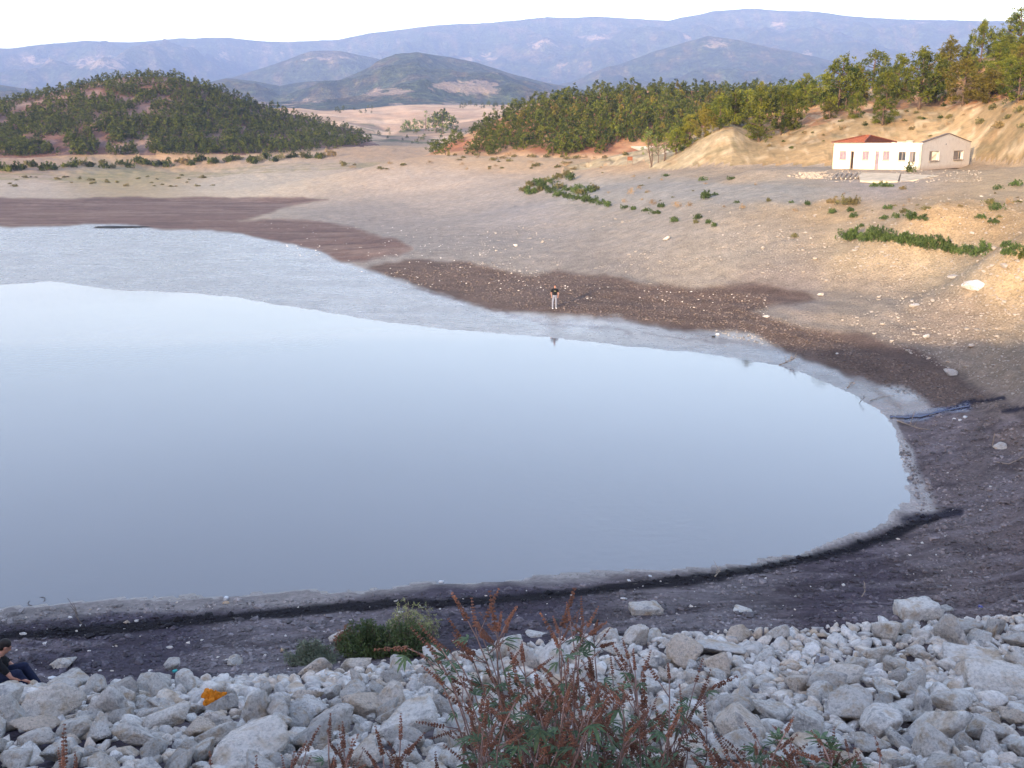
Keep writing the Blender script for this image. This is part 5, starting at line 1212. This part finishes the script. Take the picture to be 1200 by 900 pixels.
def standing_man():
    th, r0 = ray(650, 362); g = hit(650, 361.5); S = 1.0
    root = link('person', None, None, (g.x, g.y, g.z - .01), (0, 0, R(8))); tag(root, 'man standing on the brown shore in a black printed T-shirt and pale jeans', 'person')
    b = MB()                                     # faces -Y (towards the camera), 1.76 tall
    P, M = head(b, (.01, -.02, 1.635), (0.05, -1, -.05), (0, -.03, 1))
    rcone(b, (0, .0, 1.44), (.005, -.005, 1.58), .058, .052); rcone(b, (0, .0, 1.0), (0, 0, 1.12), .15, .135, 16, .66); rcone(b, (0, 0, 1.12), (0, .005, 1.33), .138, .165, 16, .62)
    for q in (-1, 1): rcone(b, (q * .05, 0, 1.43), (q * .175, 0, 1.40), .06, .058)
    for q, (el, wr, an) in {-1: ((-.27, .035, 1.13), (-.245, -.07, .91), (-.155, -.05, .075)), 1: ((.265, .045, 1.13), (.225, -.06, .91), (.10, .02, .075))}.items():
        rcone(b, (q * .19, 0, 1.385), el, .052, .038); rcone(b, el, wr, .040, .026); hand(b, wr, (-q * .12, -.12, -1), (-q, -.1, 0), 1.0, .3, q)
        kn = (an[0] * .92 + q * .01, an[1] * .5 - .02, .50); rcone(b, (q * .085, 0, .93), kn, .088, .056); rcone(b, kn, an, .058, .036); rcone(b, (an[0], an[1] + .02, .05), (an[0] + q * .02, an[1] - .14, .035), .04, .034)
    fused(b, 'body', M_skin, root, .011)
    t = MB(); rcone(t, (0, .005, .98), (0, 0, 1.14), .165, .155, 18, .70); rcone(t, (0, 0, 1.14), (0, .005, 1.34), .155, .182, 18, .66)
    for q, el in ((-1, (-.27, .035, 1.13)), (1, (.265, .045, 1.13))): rcone(t, (q * .05, 0, 1.415), (q * .18, 0, 1.395), .068, .068); a = Vector((q * .19, 0, 1.385)); rcone(t, a, a.lerp(Vector(el), .55), .07, .062)
    o = fused(t, 't_shirt', M_black, root, .013); pr = MB(); pr.box((0, 0, 0), (.15, .006, .05)); pr.box((-.02, 0, .05), (.09, .006, .02)); po = pr.build('shirt_print', M_print, root); po.location = (0, -.132, 1.29)
    j = MB(); rcone(j, (-.05, 0, .93), (.05, 0, .93), .125, .125, 16)
    for q, an in ((-1, (-.155, -.05, .075)), (1, (.10, .02, .075))): kn = (an[0] * .92 + q * .01, an[1] * .5 - .02, .50); rcone(j, (q * .085, 0, .92), kn, .108, .078); rcone(j, kn, (an[0], an[1], .10), .078, .068)
    fused(j, 'jeans', M_jean, root, .013)
    for q, an in ((-1, (-.155, -.05, .075)), (1, (.10, .02, .075))):
        s = MB(); rcone(s, (an[0], an[1] + .03, .045), (an[0] + q * .02, an[1] - .15, .04), .052, .044, 12, .8); fused(s, 'shoe', M_shoe, root, .01)
    h = MB(); ell(h, P(0, -.022, .05), (.081, .098, .088), M); ell(h, P(0, .028, .092), (.066, .058, .036), M); ell(h, P(0, -.055, -.01), (.068, .06, .075), M); fused(h, 'hair', M_hair, root, .009)
    for q in (-1, 1): e = MB(); ell(e, P(q * .028, .079, .012), (.011, .008, .007), M); e.build('eye', M_eye, root, True)
    m = MB(); m.box(P(0, .098, -.055), (.036, .006, .006)); m.build('mouth', simple('lips', (.3, .11, .09), .5), root)
standing_man()
def seated_man():
    # sits on the rocks with his back to us, leaning over his bent legs, arm resting on the knee
    base = hit(4, 806); d = base.length; root = link('person', None, None, (base.x + .05, base.y - .1, base.z + .17)); root.rotation_euler = (0, 0, R(2))
    th, s = ray(10, 766); rr = math.hypot(base.x, base.y); zh = float(z_of(12, 764, rr)) - base.z      # height of the head centre over the seat rock
    k = .98; hz = max(zh, .62)
    tag(root, 'seated man in a black shirt with bowed head, among the rocks', 'person')
    b = MB(); sh = hz - .16
    P, M = head(b, (.10, .05, hz), (.72, .45, -.55), (.40, .25, .85))
    rcone(b, (-.02, 0, sh - .02), (.07, .04, hz - .07), .062, .055); rcone(b, (-.14, -.04, .10), (-.12, -.03, .22), .16, .145, 16, .75); rcone(b, (-.12, -.03, .22), (-.04, 0, sh - .14), .15, .165, 16, .7)
    for q in (-1, 1):
        shd = Vector((-.02 + q * -.03, q * -.17, sh - .04)) if False else Vector((-.03 + .08 * q, -.17 * q, sh - .05))
        rcone(b, (-.03, 0, sh - .03), shd, .065, .06)
        el = shd + Vector((.22, -.03 * q, -.24)); wr = el + Vector((.22, .05 * q, -.10)); rcone(b, shd, el, .053, .04); rcone(b, el, wr, .042, .028); hand(b, wr, (.85, .1 * q, -.5), (0, 0, -1), 1.0, .6, -q)
        hp = Vector((-.08, -.10 * q, .10)); kn = Vector((.34, -.13 * q, .22)); an = Vector((.56, -.12 * q, -.16)); rcone(b, hp, kn, .092, .06); rcone(b, kn, an, .06, .038); rcone(b, an + Vector((-.02, 0, -.03)), an + Vector((.14, 0, -.06)), .042, .034)
    fused(b, 'body', M_skin, root, .011)
    t = MB(); rcone(t, (-.14, -.04, .12), (-.12, -.03, .24), .178, .165, 18, .8); rcone(t, (-.12, -.03, .24), (-.04, 0, sh - .13), .168, .182, 18, .74)
    for q in (-1, 1): shd = Vector((-.03 + .08 * q, -.17 * q, sh - .05)); rcone(t, (-.04, 0, sh - .05), shd, .075, .07); rcone(t, shd, shd + Vector((.13, -.02 * q, -.14)), .07, .062)
    fused(t, 'shirt', M_black, root, .013)
    j = MB(); rcone(j, (-.1, -.07, .08), (-.1, .07, .08), .14, .14)
    for q in (-1, 1): hp = Vector((-.08, -.10 * q, .10)); kn = Vector((.34, -.13 * q, .22)); an = Vector((.56, -.12 * q, -.16)); rcone(j, hp, kn, .112, .085); rcone(j, kn, an + Vector((-.02, 0, .05)), .083, .068)
    fused(j, 'trousers', M_navy, root, .013)
    for q in (-1, 1): an = Vector((.56, -.12 * q, -.16)); s_ = MB(); rcone(s_, an + Vector((-.03, 0, -.04)), an + Vector((.15, 0, -.075)), .052, .044, 12, .85); fused(s_, 'shoe', M_black, root, .01)
    h = MB(); ell(h, P(0, -.022, .05), (.083, .102, .092), M); ell(h, P(0, -.06, -.015), (.07, .062, .075), M); fused(h, 'hair', M_hair, root, .009)
    for q in (-1, 1): e = MB(); ell(e, P(q * .028, .079, .012), (.011, .008, .007), M); e.build('eye', M_eye, root, True)
seated_man()
# ------------------------------------------------------------------ chaste-tree bush at our feet: seed spikes, palmate leaves
M_stem = simple('bush_stem', (.30, .20, .18), .8, .3, 12, obj_random=.2); M_seed = simple('seed_bead', (.22, .095, .055), .85, .45, 18, c2=(.12, .06, .045), obj_random=.3)
M_leaf = foliage_mat('palmate_leaf', (.075, .115, .05), (.03, .055, .03), .35, 5)
def spike_mesh(seed):
    g = np.random.default_rng(seed); b = MB(); b.tube([(0, 0, 0), (.002, .001, .07), (0, 0, .14)], [.0016, .0013, .0008], 4)
    V, F = ICO[1]; n = 10
    for i in range(n):
        t = (i + .6) / n
        if g.random() < .08: continue
        for q in range(5 if t < .8 else 3):
            a = q * 1.256 + i + g.uniform(-.4, .4); rr = .0078 * (1 - .5 * t); s = .0048 * (1 - .4 * t) * g.uniform(.65, 1.35)
            b.add(V * s + np.array([math.cos(a) * rr, math.sin(a) * rr, t * .14 + g.uniform(-.0022, .0022)]), [tuple(f) for f in F])
    return b.mesh('seed_spike', [M_seed])
SPK = [spike_mesh(i) for i in range(6)]
def leaf_mesh(seed):
    g = np.random.default_rng(seed); b = MB()
    b.tube([(0, 0, 0), (.2, 0, .03), (.42, 0, .0)], .012, 4)
    n = [5, 5, 3, 5][seed % 4]
    for i in range(n):
        a = (i - (n - 1) / 2) * .62 + g.uniform(-.08, .08); L = (1.0 - .17 * abs(i - (n - 1) / 2)) * g.uniform(.85, 1.05); W = .105 * L; dr = g.uniform(.08, .32)
        c, s = math.cos(a), math.sin(a); P = []
        for t, w in ((0, .12), (.3, .8), (.55, 1), (.8, .6), (1, .03)):
            for q in (-1, 0, 1): x = .42 + t * L * c - q * w * W * s; y = t * L * s + q * w * W * c; P.append((x, y, -dr * t * t * L + (.35 * W * abs(q) * w)))
        b.add(P, [(k * 3 + q, k * 3 + q + 1, k * 3 + q + 4, k * 3 + q + 3) for k in range(4) for q in (0, 1)])
    return b.mesh('leaf', [M_leaf], True)
LEAF = [leaf_mesh(i) for i in range(8)]
def at_r(u, v, r):
    th, s = ray(u, v); th = float(th); return Vector((r * math.sin(th), r * math.cos(th), CAMZ + float(s) * r))
def align(d, roll=0.0): return (Vector(d).to_track_quat('Z', 'Y') @ Quaternion((0, 0, 1), roll)).to_euler()
def bush(label, roots, tips, seed, nleaf, leafy, extra=0):
    g = random.Random(seed); rp = [Vector((r[0], r[1], float(height(r[0], r[1])) - .05)) for r in roots]; o0 = rp[0]
    root = link('bush', None, None, o0); tag(root, label, 'bush'); st = MB(); L = []; nsp = 0
    for (tip, base) in tips:
        R0 = min(rp, key=lambda q: (Vector((q.x, q.y, 0)) - Vector((tip.x, tip.y, 0))).length + g.random() * .3); a = R0 - o0; t_ = tip - o0; d = base - o0
        up = (t_ - d).normalized(); c1 = a.lerp(d, .35) + Vector((g.uniform(-.06, .06), g.uniform(-.06, .06), .12)); c2 = d - up * .25 + Vector((g.uniform(-.04, .04), g.uniform(-.04, .04), -.02))
        pts = [(1 - s) ** 3 * a + 3 * (1 - s) ** 2 * s * c1 + 3 * (1 - s) * s * s * c2 + s ** 3 * d for s in [i / 9 for i in range(10)]]
        st.tube(pts, [.005 * (1 - .75 * i / 9) + .0012 for i in range(10)], 5)
        Ls = (t_ - d).length; link('seed_spike', SPK[g.randrange(6)], root, d, align(t_ - d, g.random() * 6), (max(.75, Ls / .14),) * 2 + (Ls / .14,)); nsp += 1
        for q in range(g.randint(2, 6)):         # side spikes
            k = g.randint(5, 8); p = pts[k]; dd = (up + Vector((g.uniform(-1, 1), g.uniform(-1, 1), g.uniform(-.1, .5)))).normalized(); tw = g.uniform(.03, .10); l2 = g.uniform(.05, .12)
            st.tube([p, p + dd * tw], [.003, .0018], 4); link('seed_spike', SPK[g.randrange(6)], root, p + dd * tw, align(dd, g.random() * 6), (l2 / .14 * 1.1 + .15,) * 2 + (l2 / .14 * 1.2,))
        for q in range(leafy):
            k = g.randint(2, 8); p = pts[k].lerp(pts[min(9, k + 1)], g.random()); L.append(p)
    for p in L:
        dd = Vector((g.uniform(-1, 1), g.uniform(-1, 1), g.uniform(-.35, .5))).normalized(); l = g.uniform(.05, .09)
        q = Vector((dd.x, dd.y, dd.z)).to_track_quat('X', 'Z').to_euler(); link('leaf', LEAF[g.randrange(8)], root, p, q, (l,) * 3)
    so = st.build('stems', M_stem, root, True); so['kind'] = 'stuff'; return root
def near_bushes():
    g = random.Random(21)
    T = [((529,694),(548,727)),((574,692),(581,738)),((606,710),(593,731)),((525,724),(546,757)),((481,735),(510,766)),((490,730),(518,762)),((438,761),(478,760)),((522,780),(540,815)),((519,811),(556,838)),((536,792),(566,806)),
         ((674,688),(659,735)),((633,717),(652,752)),((702,710),(688,735)),((681,698),(682,727)),((611,752),(613,775)),((627,783),(630,806)),((729,748),(737,772)),((754,780),(755,830)),((783,777),(784,795)),((824,771),(815,800)),((833,784),(822,812)),((865,792),(840,804)),
         ((560,728),(566,748)),((588,716),(584,740)),((648,722),(655,742)),((664,705),(668,728)),((700,726),(696,745)),((500,752),(516,778)),((505,745),(528,765)),((715,765),(718,790)),((742,760),(744,785)),((690,770),(694,795)),((668,790),(672,815)),((584,800),(588,825)),((600,770),(606,800))]
    tips = []
    for t, b in T:
        r = g.uniform(3.7, 4.6); tips.append((at_r(t[0], t[1], r), at_r(b[0], b[1], r + g.uniform(-.1, .1))))
    for _ in range(90):
        u = g.gauss(675, 95); v = np.interp(abs(u - 665), [0, 90, 200], [775, 800, 850]) + abs(g.gauss(0, 55)); 
        if not 470 < u < 880 or v > 960: continue
        r = g.uniform(3.2, 4.5); l = g.uniform(18, 42); a = g.uniform(-.9, .9); tips.append((at_r(u, v, r), at_r(u - math.sin(a) * l, v + math.cos(a) * l, r + g.uniform(-.05, .05))))
    bush('big bush of red-brown seed spikes and dark palmate leaves close to the viewer', [(.25, 3.9), (.05, 3.7), (.45, 4.1), (.6, 3.8)], tips, 1, 0, 7)
    tips = []
    for (u, v) in ((388,835),(402,845),(375,850),(420,860),(360,868),(440,850),(455,868),(395,872),(345,880),(480,872),(498,858),(470,835),(510,880),(430,880)):
        r = g.uniform(3.4, 4.0); l = g.uniform(22, 36); a = g.uniform(-.7, .7); tips.append((at_r(u, v, r), at_r(u - math.sin(a) * l, v + math.cos(a) * l, r)))
    bush('thin red-brown seed stalks standing left of the big bush, almost leafless', [(-.62, 3.6), (-.45, 3.5)], tips, 2, 0, 1)
    tips = []
    for (u, v) in ((73,868),(88,880),(246,880),(300,885)):
        r = 3.3; tips.append((at_r(u, v, r), at_r(u + 2, v + 34, r)))
    bush('few lone leafless seed stalks rising on the seated man\'s side', [(-1.55, 3.0), (-1.1, 3.0)], tips, 3, 0, 0)
    tips = []
    for (u, v) in ((905,850),(930,840),(950,856),(885,868),(965,872),(990,866),(1010,880),(920,880),(872,846),(1025,862),(945,885),(900,890),(985,893),(860,880)):
        r = g.uniform(3.3, 4.0); l = g.uniform(14, 26); a = g.uniform(-.9, .9); tips.append((at_r(u, v, r), at_r(u - math.sin(a) * l, v + math.cos(a) * l, r)))
    bush('leafy green bush with few spikes right of the big seed-stalk bush', [(1.0, 3.6), (1.2, 3.7), (.85, 3.5)], tips, 4, 0, 16)
near_bushes()

# ------------------------------------------------------------------ weeds at the toe of the bank
M_grey = foliage_mat('grey_green_leaf', (.27, .30, .22), (.13, .16, .10), .25, 4); M_dkleaf = foliage_mat('dark_weed_leaf', (.13, .17, .06), (.05, .08, .03), .3, 4); M_rust = foliage_mat('rusty_leaf', (.22, .09, .04), (.12, .05, .03), .3, 4)
M_yel = foliage_mat('yellow_weed', (.34, .33, .15), (.19, .20, .08), .3, 4)
def weed(label, u, v, wpx, hpx, mat, seed, n, k=12, name='shrub', spread=1.0, blade=.010, rad=.11):
    p = hit(u, v); W = wpx / FPX * p.length; H = hpx / FPX * p.length * 1.12; g = np.random.default_rng(seed); rg = random.Random(seed)
    root = link(name, None, None, p); tag(root, label, 'shrub'); C = []; st = MB()
    for i in range(n):
        a = g.uniform(0, 6.28); q = g.uniform(0, 1) ** .6; e = Vector((math.cos(a) * q * W * .5, math.sin(a) * q * W * .35, H * (1 - .65 * q * q) * g.uniform(.45, 1.0)))
        b = Vector((e.x * .25, e.y * .25, -.05)); m = b.lerp(e, .5) + Vector((e.x * .12, e.y * .12, H * .1)); st.tube([b, m, e], [.008, .005, .002], 4, cap=False)
        for t in (1.0, .8, .6, .42)[:2 + (spread > .5) * 2]: C.append(tuple(b.lerp(e, t) + Vector((g.normal() * .04, g.normal() * .04, g.normal() * .03))))
    so = st.build('stems', M_stem, root); so['kind'] = 'stuff'
    V, F = tufts(g, np.array(C), rad, k, blade, .4); link('foliage', mesh_np('foliage', V, F, [mat]), root); return root
weed('low grey-green mounded shrub at the foot of the bank beside the brown rock', 366, 777, 64, 26, M_grey, 1, 130, 14)
weed('dark green spreading bush in the middle of the foot-of-bank thicket', 432, 768, 84, 42, M_dkleaf, 2, 190, 14)
weed('patch of rusty brown leaves in front of the brown rock in the thicket', 405, 762, 30, 28, M_rust, 3, 50, 12)
weed('dark bush joining the thicket to the seed stalks', 476, 768, 70, 50, M_dkleaf, 4, 130, 12)
weed('tall wispy yellow-green weed topping the thicket', 479, 760, 62, 62, M_yel, 5, 90, 9, spread=.3, blade=.008, rad=.09)
weed('thin yellowish weed beside the tall wispy one, over the wrack line', 502, 752, 34, 48, M_yel, 6, 34, 8, spread=.3, blade=.007, rad=.08)

# ------------------------------------------------------------------ litter, sticks and other small things
def stick(pts, r, lab, name='stick', cat='stick', branches=0, seed=1, mat=None):
    g = random.Random(seed); P = [Vector(p) for p in pts]; b = MB(); b.tube(P, [r * (1 - .6 * i / (len(P) - 1)) for i in range(len(P))], 6)
    for _ in range(branches):
        k = g.uniform(.2, 1); q = P[0].lerp(P[-1], k); d = (P[-1] - P[0]).normalized() + Vector((g.uniform(-1, 1), g.uniform(-1, 1), g.uniform(0, 1.2))); l = (P[-1] - P[0]).length * g.uniform(.2, .5)
        m = q + d * l * .5 + Vector((0, 0, g.uniform(-.05, .08))); b.tube([q, m, q + d.normalized() * l * 1.1], [r * .5, r * .35, r * .15], 4, cap=False)
    tag(b.build(name, mat or M_drift), lab, cat)
M_drift = simple('driftwood', (.34, .27, .21), .85, .35, 8, bmp=.4); M_drift2 = simple('dark_driftwood', (.10, .075, .06), .85, .35, 8, bmp=.4)
def gp(u, v, dz=0.0): p = hit(u, v); return Vector((p.x, p.y, p.z + dz))
stick([gp(1163,523,-.05), gp(1163,523,.18) + Vector((.01, 0, .17)), gp(1163,523,0) + Vector((.04, 0, .55))], .02, 'pale stick standing upright in the mud beside the triangular stone')
stick([gp(1052,494,.03), gp(1064,499,.06), gp(1078,503,.03)], .035, 'thin pale branch lying across the mouth of the blue trickle', branches=3, seed=2)
stick([gp(913,428,.02), gp(913,428,.14) + Vector((.45, .1, 0)), gp(913,428,.32) + Vector((.95, .3, 0))], .035, 'twiggy bleached branch stranded at the water edge', name='dead_branch', cat='branch', branches=12, seed=3)
stick([gp(1006,474,.0), gp(1006,474,.12) + Vector((.12, .1, 0)), gp(1006,474,.3) + Vector((.3, .1, 0))], .016, 'dark twigs poking out of the water near the shore', name='dead_branch', cat='branch', branches=7, seed=4, mat=M_drift2)
stick([gp(993,455,.02), gp(998,451,.15), gp(1002,452,.1)], .04, 'small snag of wood on the mud above the poking twigs', branches=3, seed=5)
stick([gp(1168,542,.02), gp(1182,545,.04), gp(1198,537,.03), gp(1216,534,.03)], .02, 'long curved pale twig on the dark mud near the frame edge', branches=2, seed=6)
stick([gp(1020,470,.02), gp(1032,466,.05), gp(1048,464,.03)], .016, 'fine twig lying on the wet mud above the blue trickle', branches=2, seed=7)
stick([gp(838,676,.02), gp(843,671,.05), gp(840,668,.1)], .022, 'curled root on the dark shore beyond the ramp-like rock', branches=4, seed=8)
stick([gp(1010,700,.02), gp(1010,700,.14) + Vector((.08, .05, 0)), gp(1010,700,.3) + Vector((.12, .2, 0))], .014, 'bent twig sticking up from the mud near the bank', branches=3, seed=9)
stick([gp(98,735,.01), gp(90,724,.03), gp(88,716,.05)], .02, 'dark twig on the grey mud above the wrack line', branches=3, seed=10, mat=M_drift2)
stick([gp(601,753,.1), gp(640,735,.02), gp(642,730,.03)], .02, 'thin root tangle by the dark hollow', branches=5, seed=13, mat=M_drift2) if False else None
def litter(u, v, w, h, mat, lab, name='litter', cat='litter', tilt=.2, seed=1):
    p, W = place_px(u, v, w); g = np.random.default_rng(seed); V, F = ICO[3]; P = np.sign(V) * np.abs(V) ** .45 * np.array([1, .7, h]) * (1 + .12 * n3(V, 2.5, seed))[:, None]
    W *= .72; me = mesh_np(name, P, F, [mat], True); tag(link(name, me, None, p + Vector((0, 0, W * .5 * h * .6)), (tilt, tilt * .5, g.uniform(0, 3)), W * .5), lab, cat)
M_wht = simple('white_plastic', (.55, .55, .56), .45, .1, 5, spec=.5); M_turq = simple('turquoise_plastic', (.05, .40, .38), .4, .15, 5); M_tan = simple('cardboard', (.42, .30, .2), .8, .2, 5); M_blk = simple('black_plastic', (.012, .012, .014), .4, .2, 5)
M_orange = simple('orange_cloth', (.80, .27, .015), .7, .35, 6, bmp=.6, bdist=.03)
litter(265,701,9,.7,M_wht,'white box-like scrap at the water line straight above the orange cloth', seed=1)
litter(265,705,10,.3,M_tan,'brown scrap under the white box-like one at the water line', seed=2)
litter(267,692,4,.3,M_wht,'white fleck floating just off the water line', seed=3)
litter(517,681,8,.5,M_wht,'white scrap at the water line above the seed stalks', seed=4)
litter(731,700,10,.3,M_wht,'crumpled white wrapper lying above the flat cream stone', seed=5, tilt=.5)
litter(762,674,7,.3,M_wht,'white scrap on the mud beside the wrack line', seed=6)
litter(737,679,7,.3,M_wht,'second white scrap, nearer the water than the wrapper', seed=7)
litter(205,786,7,.6,M_turq,'turquoise scrap of plastic against a pointed stone', seed=8)
litter(62,793,14,.35,M_wht,'white plastic container lying by the seated man\'s knee', 'plastic_container', 'container', seed=9)
litter(1118,491,5,.7,M_wht,'white pebble-like scrap beside the blue trickle', seed=10); litter(1125,492,5,.6,M_wht,'second white scrap beside the blue trickle', seed=11); litter(1131,488,7,.5,M_wht,'third and largest white scrap beside the blue trickle', seed=12)
litter(841,391,6,.5,M_wht,'white scrap on the wet mud right of the standing man', seed=13); litter(836,394,5,.6,M_blk,'black scrap next to the white one on the wet mud', seed=14)
litter(981,414,4,.6,M_wht,'white fleck on the wet grey mud', seed=15); litter(331,761,8,.6,M_tan,'round tan scrap on the mud left of the thicket', seed=16); litter(470,716,9,.3,M_wht,'pale chip lying on the wrack line behind the thicket', seed=17)
litter(1149,710,9,.4,simple('blue_plastic',(.02,.03,.20),.4,.1,5),'dark blue scrap on the mud near the tan layered block', seed=18)
litter(1060,688,12,.4,M_tan,'brown cracked clod with a pale chip on the mud', 'clod', 'clod', seed=19) if False else None
def cloth():
    p, W = place_px(250, 827, 22); g = np.random.default_rng(4); n = 22; V = []; F = []
    for i in range(n):
        for j in range(n):
            x, y = i / (n - 1) - .5, j / (n - 1) - .5; r = math.hypot(x, y); qx, qy = x * math.sqrt(1 - 2 * y * y), y * math.sqrt(1 - 2 * x * x); rk = 1 + .28 * math.sin(3 * math.atan2(y, x) + 1) + .14 * math.sin(7 * math.atan2(y, x)); V.append((qx * rk * 1.0, qy * rk * .8, .42 * math.exp(-r * r * 9) + .22 * float(fbm(np.array([x * 6.]), np.array([y * 6.]), 4, 3)[0]) - .5 * max(0, r - .42)))
    F = [(i * n + j, (i + 1) * n + j, (i + 1) * n + j + 1, i * n + j + 1) for i in range(n - 1) for j in range(n - 1)]
    me = mesh_np('cloth', V, F, [M_orange], True); o = link('cloth', me, None, p + Vector((0, 0, .22)), (.5, .1, .4), W); m = o.modifiers.new('thickness', 'SOLIDIFY'); m.thickness = .012
    tag(o, 'crumpled bright orange cloth stuffed between the rocks', 'cloth')
cloth()
def misc():
    # dark hollows of rotting weed on the mud, a broken pipe end, a wire ring, the flat mud bar at the far shore
    for u, v, w, lab in ((648,722,24,'black soggy heap of weed behind the tallest seed stalk'),(697,724,20,'second black soggy heap, left of the flat cream stone'),(778,708,10,'small black clod beside the flat cream stone')):
        p, W = place_px(u, v, w); P, F = rock_verts(int(u), 4, planes=14, flat=.4, rough=.35); tag(link('weed_heap', mesh_np('weed_heap', P, F, [simple('black_weed', (.012, .010, .012), .7, .3, 6, bmp=.8)], True), None, p, (0, 0, 1), (W * .55, W * .5, W * .45)), lab, 'heap')
    p, W = place_px(955, 784, 16); q = MB(); q.tube([(0, 0, 0), (.25, .1, .02)], .055, 12, cap=False); q.tube([(0, 0, 0), (.25, .1, .02)], .042, 12, cap=False); q.tube([(.02, 0, .0), (.03, -.02, .16)], .035, 10)
    tag(q.build('pipe', simple('grey_pipe', (.3, .29, .31), .5, .2, 5)), 'broken grey pipe elbow lying among the rocks', 'pipe').location = p + Vector((0, 0, .2))
    p = hit(43, 706); q = MB(); q.tube([(math.cos(a) * .2, math.sin(a) * .26, .03 + .02 * math.sin(2 * a)) for a in [i * 2 * math.pi / 20 for i in range(21)]], .008, 5, cap=False); tag(q.build('wire_ring', M_drift2), 'dark wire ring at the water line on the far left', 'ring').location = p
    b = MB(); c = at_z(140, 268.5, 0.0); cx, cy = float(c[1] * np.sin(c[0])), float(c[1] * np.cos(c[0])); hz = float(np.max(height(np.array([cx, cx - 4, cx + 4, cx, cx]), np.array([cy, cy, cy, cy - 2, cy + 2])))); n = 40; V = [(cx, cy, hz + .16)]
    for i in range(n): a = i / n * 6.283; rr = 1 + .2 * math.sin(3 * a + 1) + .12 * math.sin(7 * a); V.append((cx + 5.4 * rr * math.cos(a), cy + 2.4 * rr * math.sin(a), hz - .25)); 
    for i in range(n): a = i / n * 6.283; rr = (1 + .2 * math.sin(3 * a + 1) + .12 * math.sin(7 * a)) * .6; V.append((cx + 5.4 * rr * math.cos(a), cy + 2.4 * rr * math.sin(a), hz + .12))
    F = [(1 + i, 1 + (i + 1) % n, 1 + n + (i + 1) % n, 1 + n + i) for i in range(n)]; b.add(V, F + [(0, 1 + n + i, 1 + n + (i + 1) % n) for i in range(n)])
    tag(b.build('mud_bar', simple('black_mud', (.02, .017, .016), .8, .3, 1, bmp=.4), None, True), kind='structure')
    # the trickle running into the pond; its blue paints in reflected sky
    m, nt, ns, ls, bb = material('trickle_water'); bb.inputs['Base Color'].default_value = (.02, .028, .085, 1); bb.inputs['Specular IOR Level'].default_value = .12; bb.inputs['Roughness'].default_value = .25; bb.inputs['IOR'].default_value = 1.333
    ls.new(bump(nt, noise_n(nt, nd(nt, 'ShaderNodeTexCoord').outputs['Object'], 6, 3), .5, .03), bb.inputs['Normal'])
    C = [(1043, 489, 4), (1062, 489.5, 6), (1085, 487, 6), (1105, 482, 4.5), (1122, 479, 3), (1138, 476, 2)]; V = []; F = []; g = random.Random(2)
    N = 46
    for i in range(N):
        t = i / (N - 1) * (len(C) - 1); k = min(int(t), len(C) - 2); f = t - k; u = C[k][0] * (1 - f) + C[k + 1][0] * f; v = C[k][1] * (1 - f) + C[k + 1][1] * f; w = (C[k][2] * (1 - f) + C[k + 1][2] * f) * g.uniform(.25, .75)
        for q in (-1, -.33, .33, 1): a = hit(u, v + q * w * .5); V.append((a.x, a.y, a.z + .045 + .012 * (1 - q * q)))
    F = [(i * 4 + q, i * 4 + q + 1, i * 4 + q + 5, i * 4 + q + 4) for i in range(N - 1) for q in range(3)]
    me = mesh_np('trickle', V, F, [m], True); tag(link('stream', me), kind='structure')
misc()
# ------------------------------------------------------------------ haze
def build_haze():
    m = bpy.data.materials.new('haze'); m.use_nodes = True; nt = m.node_tree
    for n in list(nt.nodes):
        if n.type == 'BSDF_PRINCIPLED': nt.nodes.remove(n)
    pv = nt.nodes.new('ShaderNodeVolumePrincipled'); pv.inputs['Color'].default_value = (.36, .50, .92, 1)
    pv.inputs['Density'].default_value = HAZE; pv.inputs['Anisotropy'].default_value = 0.0
    out = [n for n in nt.nodes if n.type == 'OUTPUT_MATERIAL'][0]; nt.links.new(pv.outputs[0], out.inputs['Volume'])
    top = float(GZ.max()) + 40
    b = MB(); b.box((0, 0, (top - 40) / 2), (26000, 26000, top + 40)); o = b.build('haze', m); tag(o, kind='stuff', label='thin pale blue haze over the whole valley')
HAZE = 1.35e-4
build_haze()
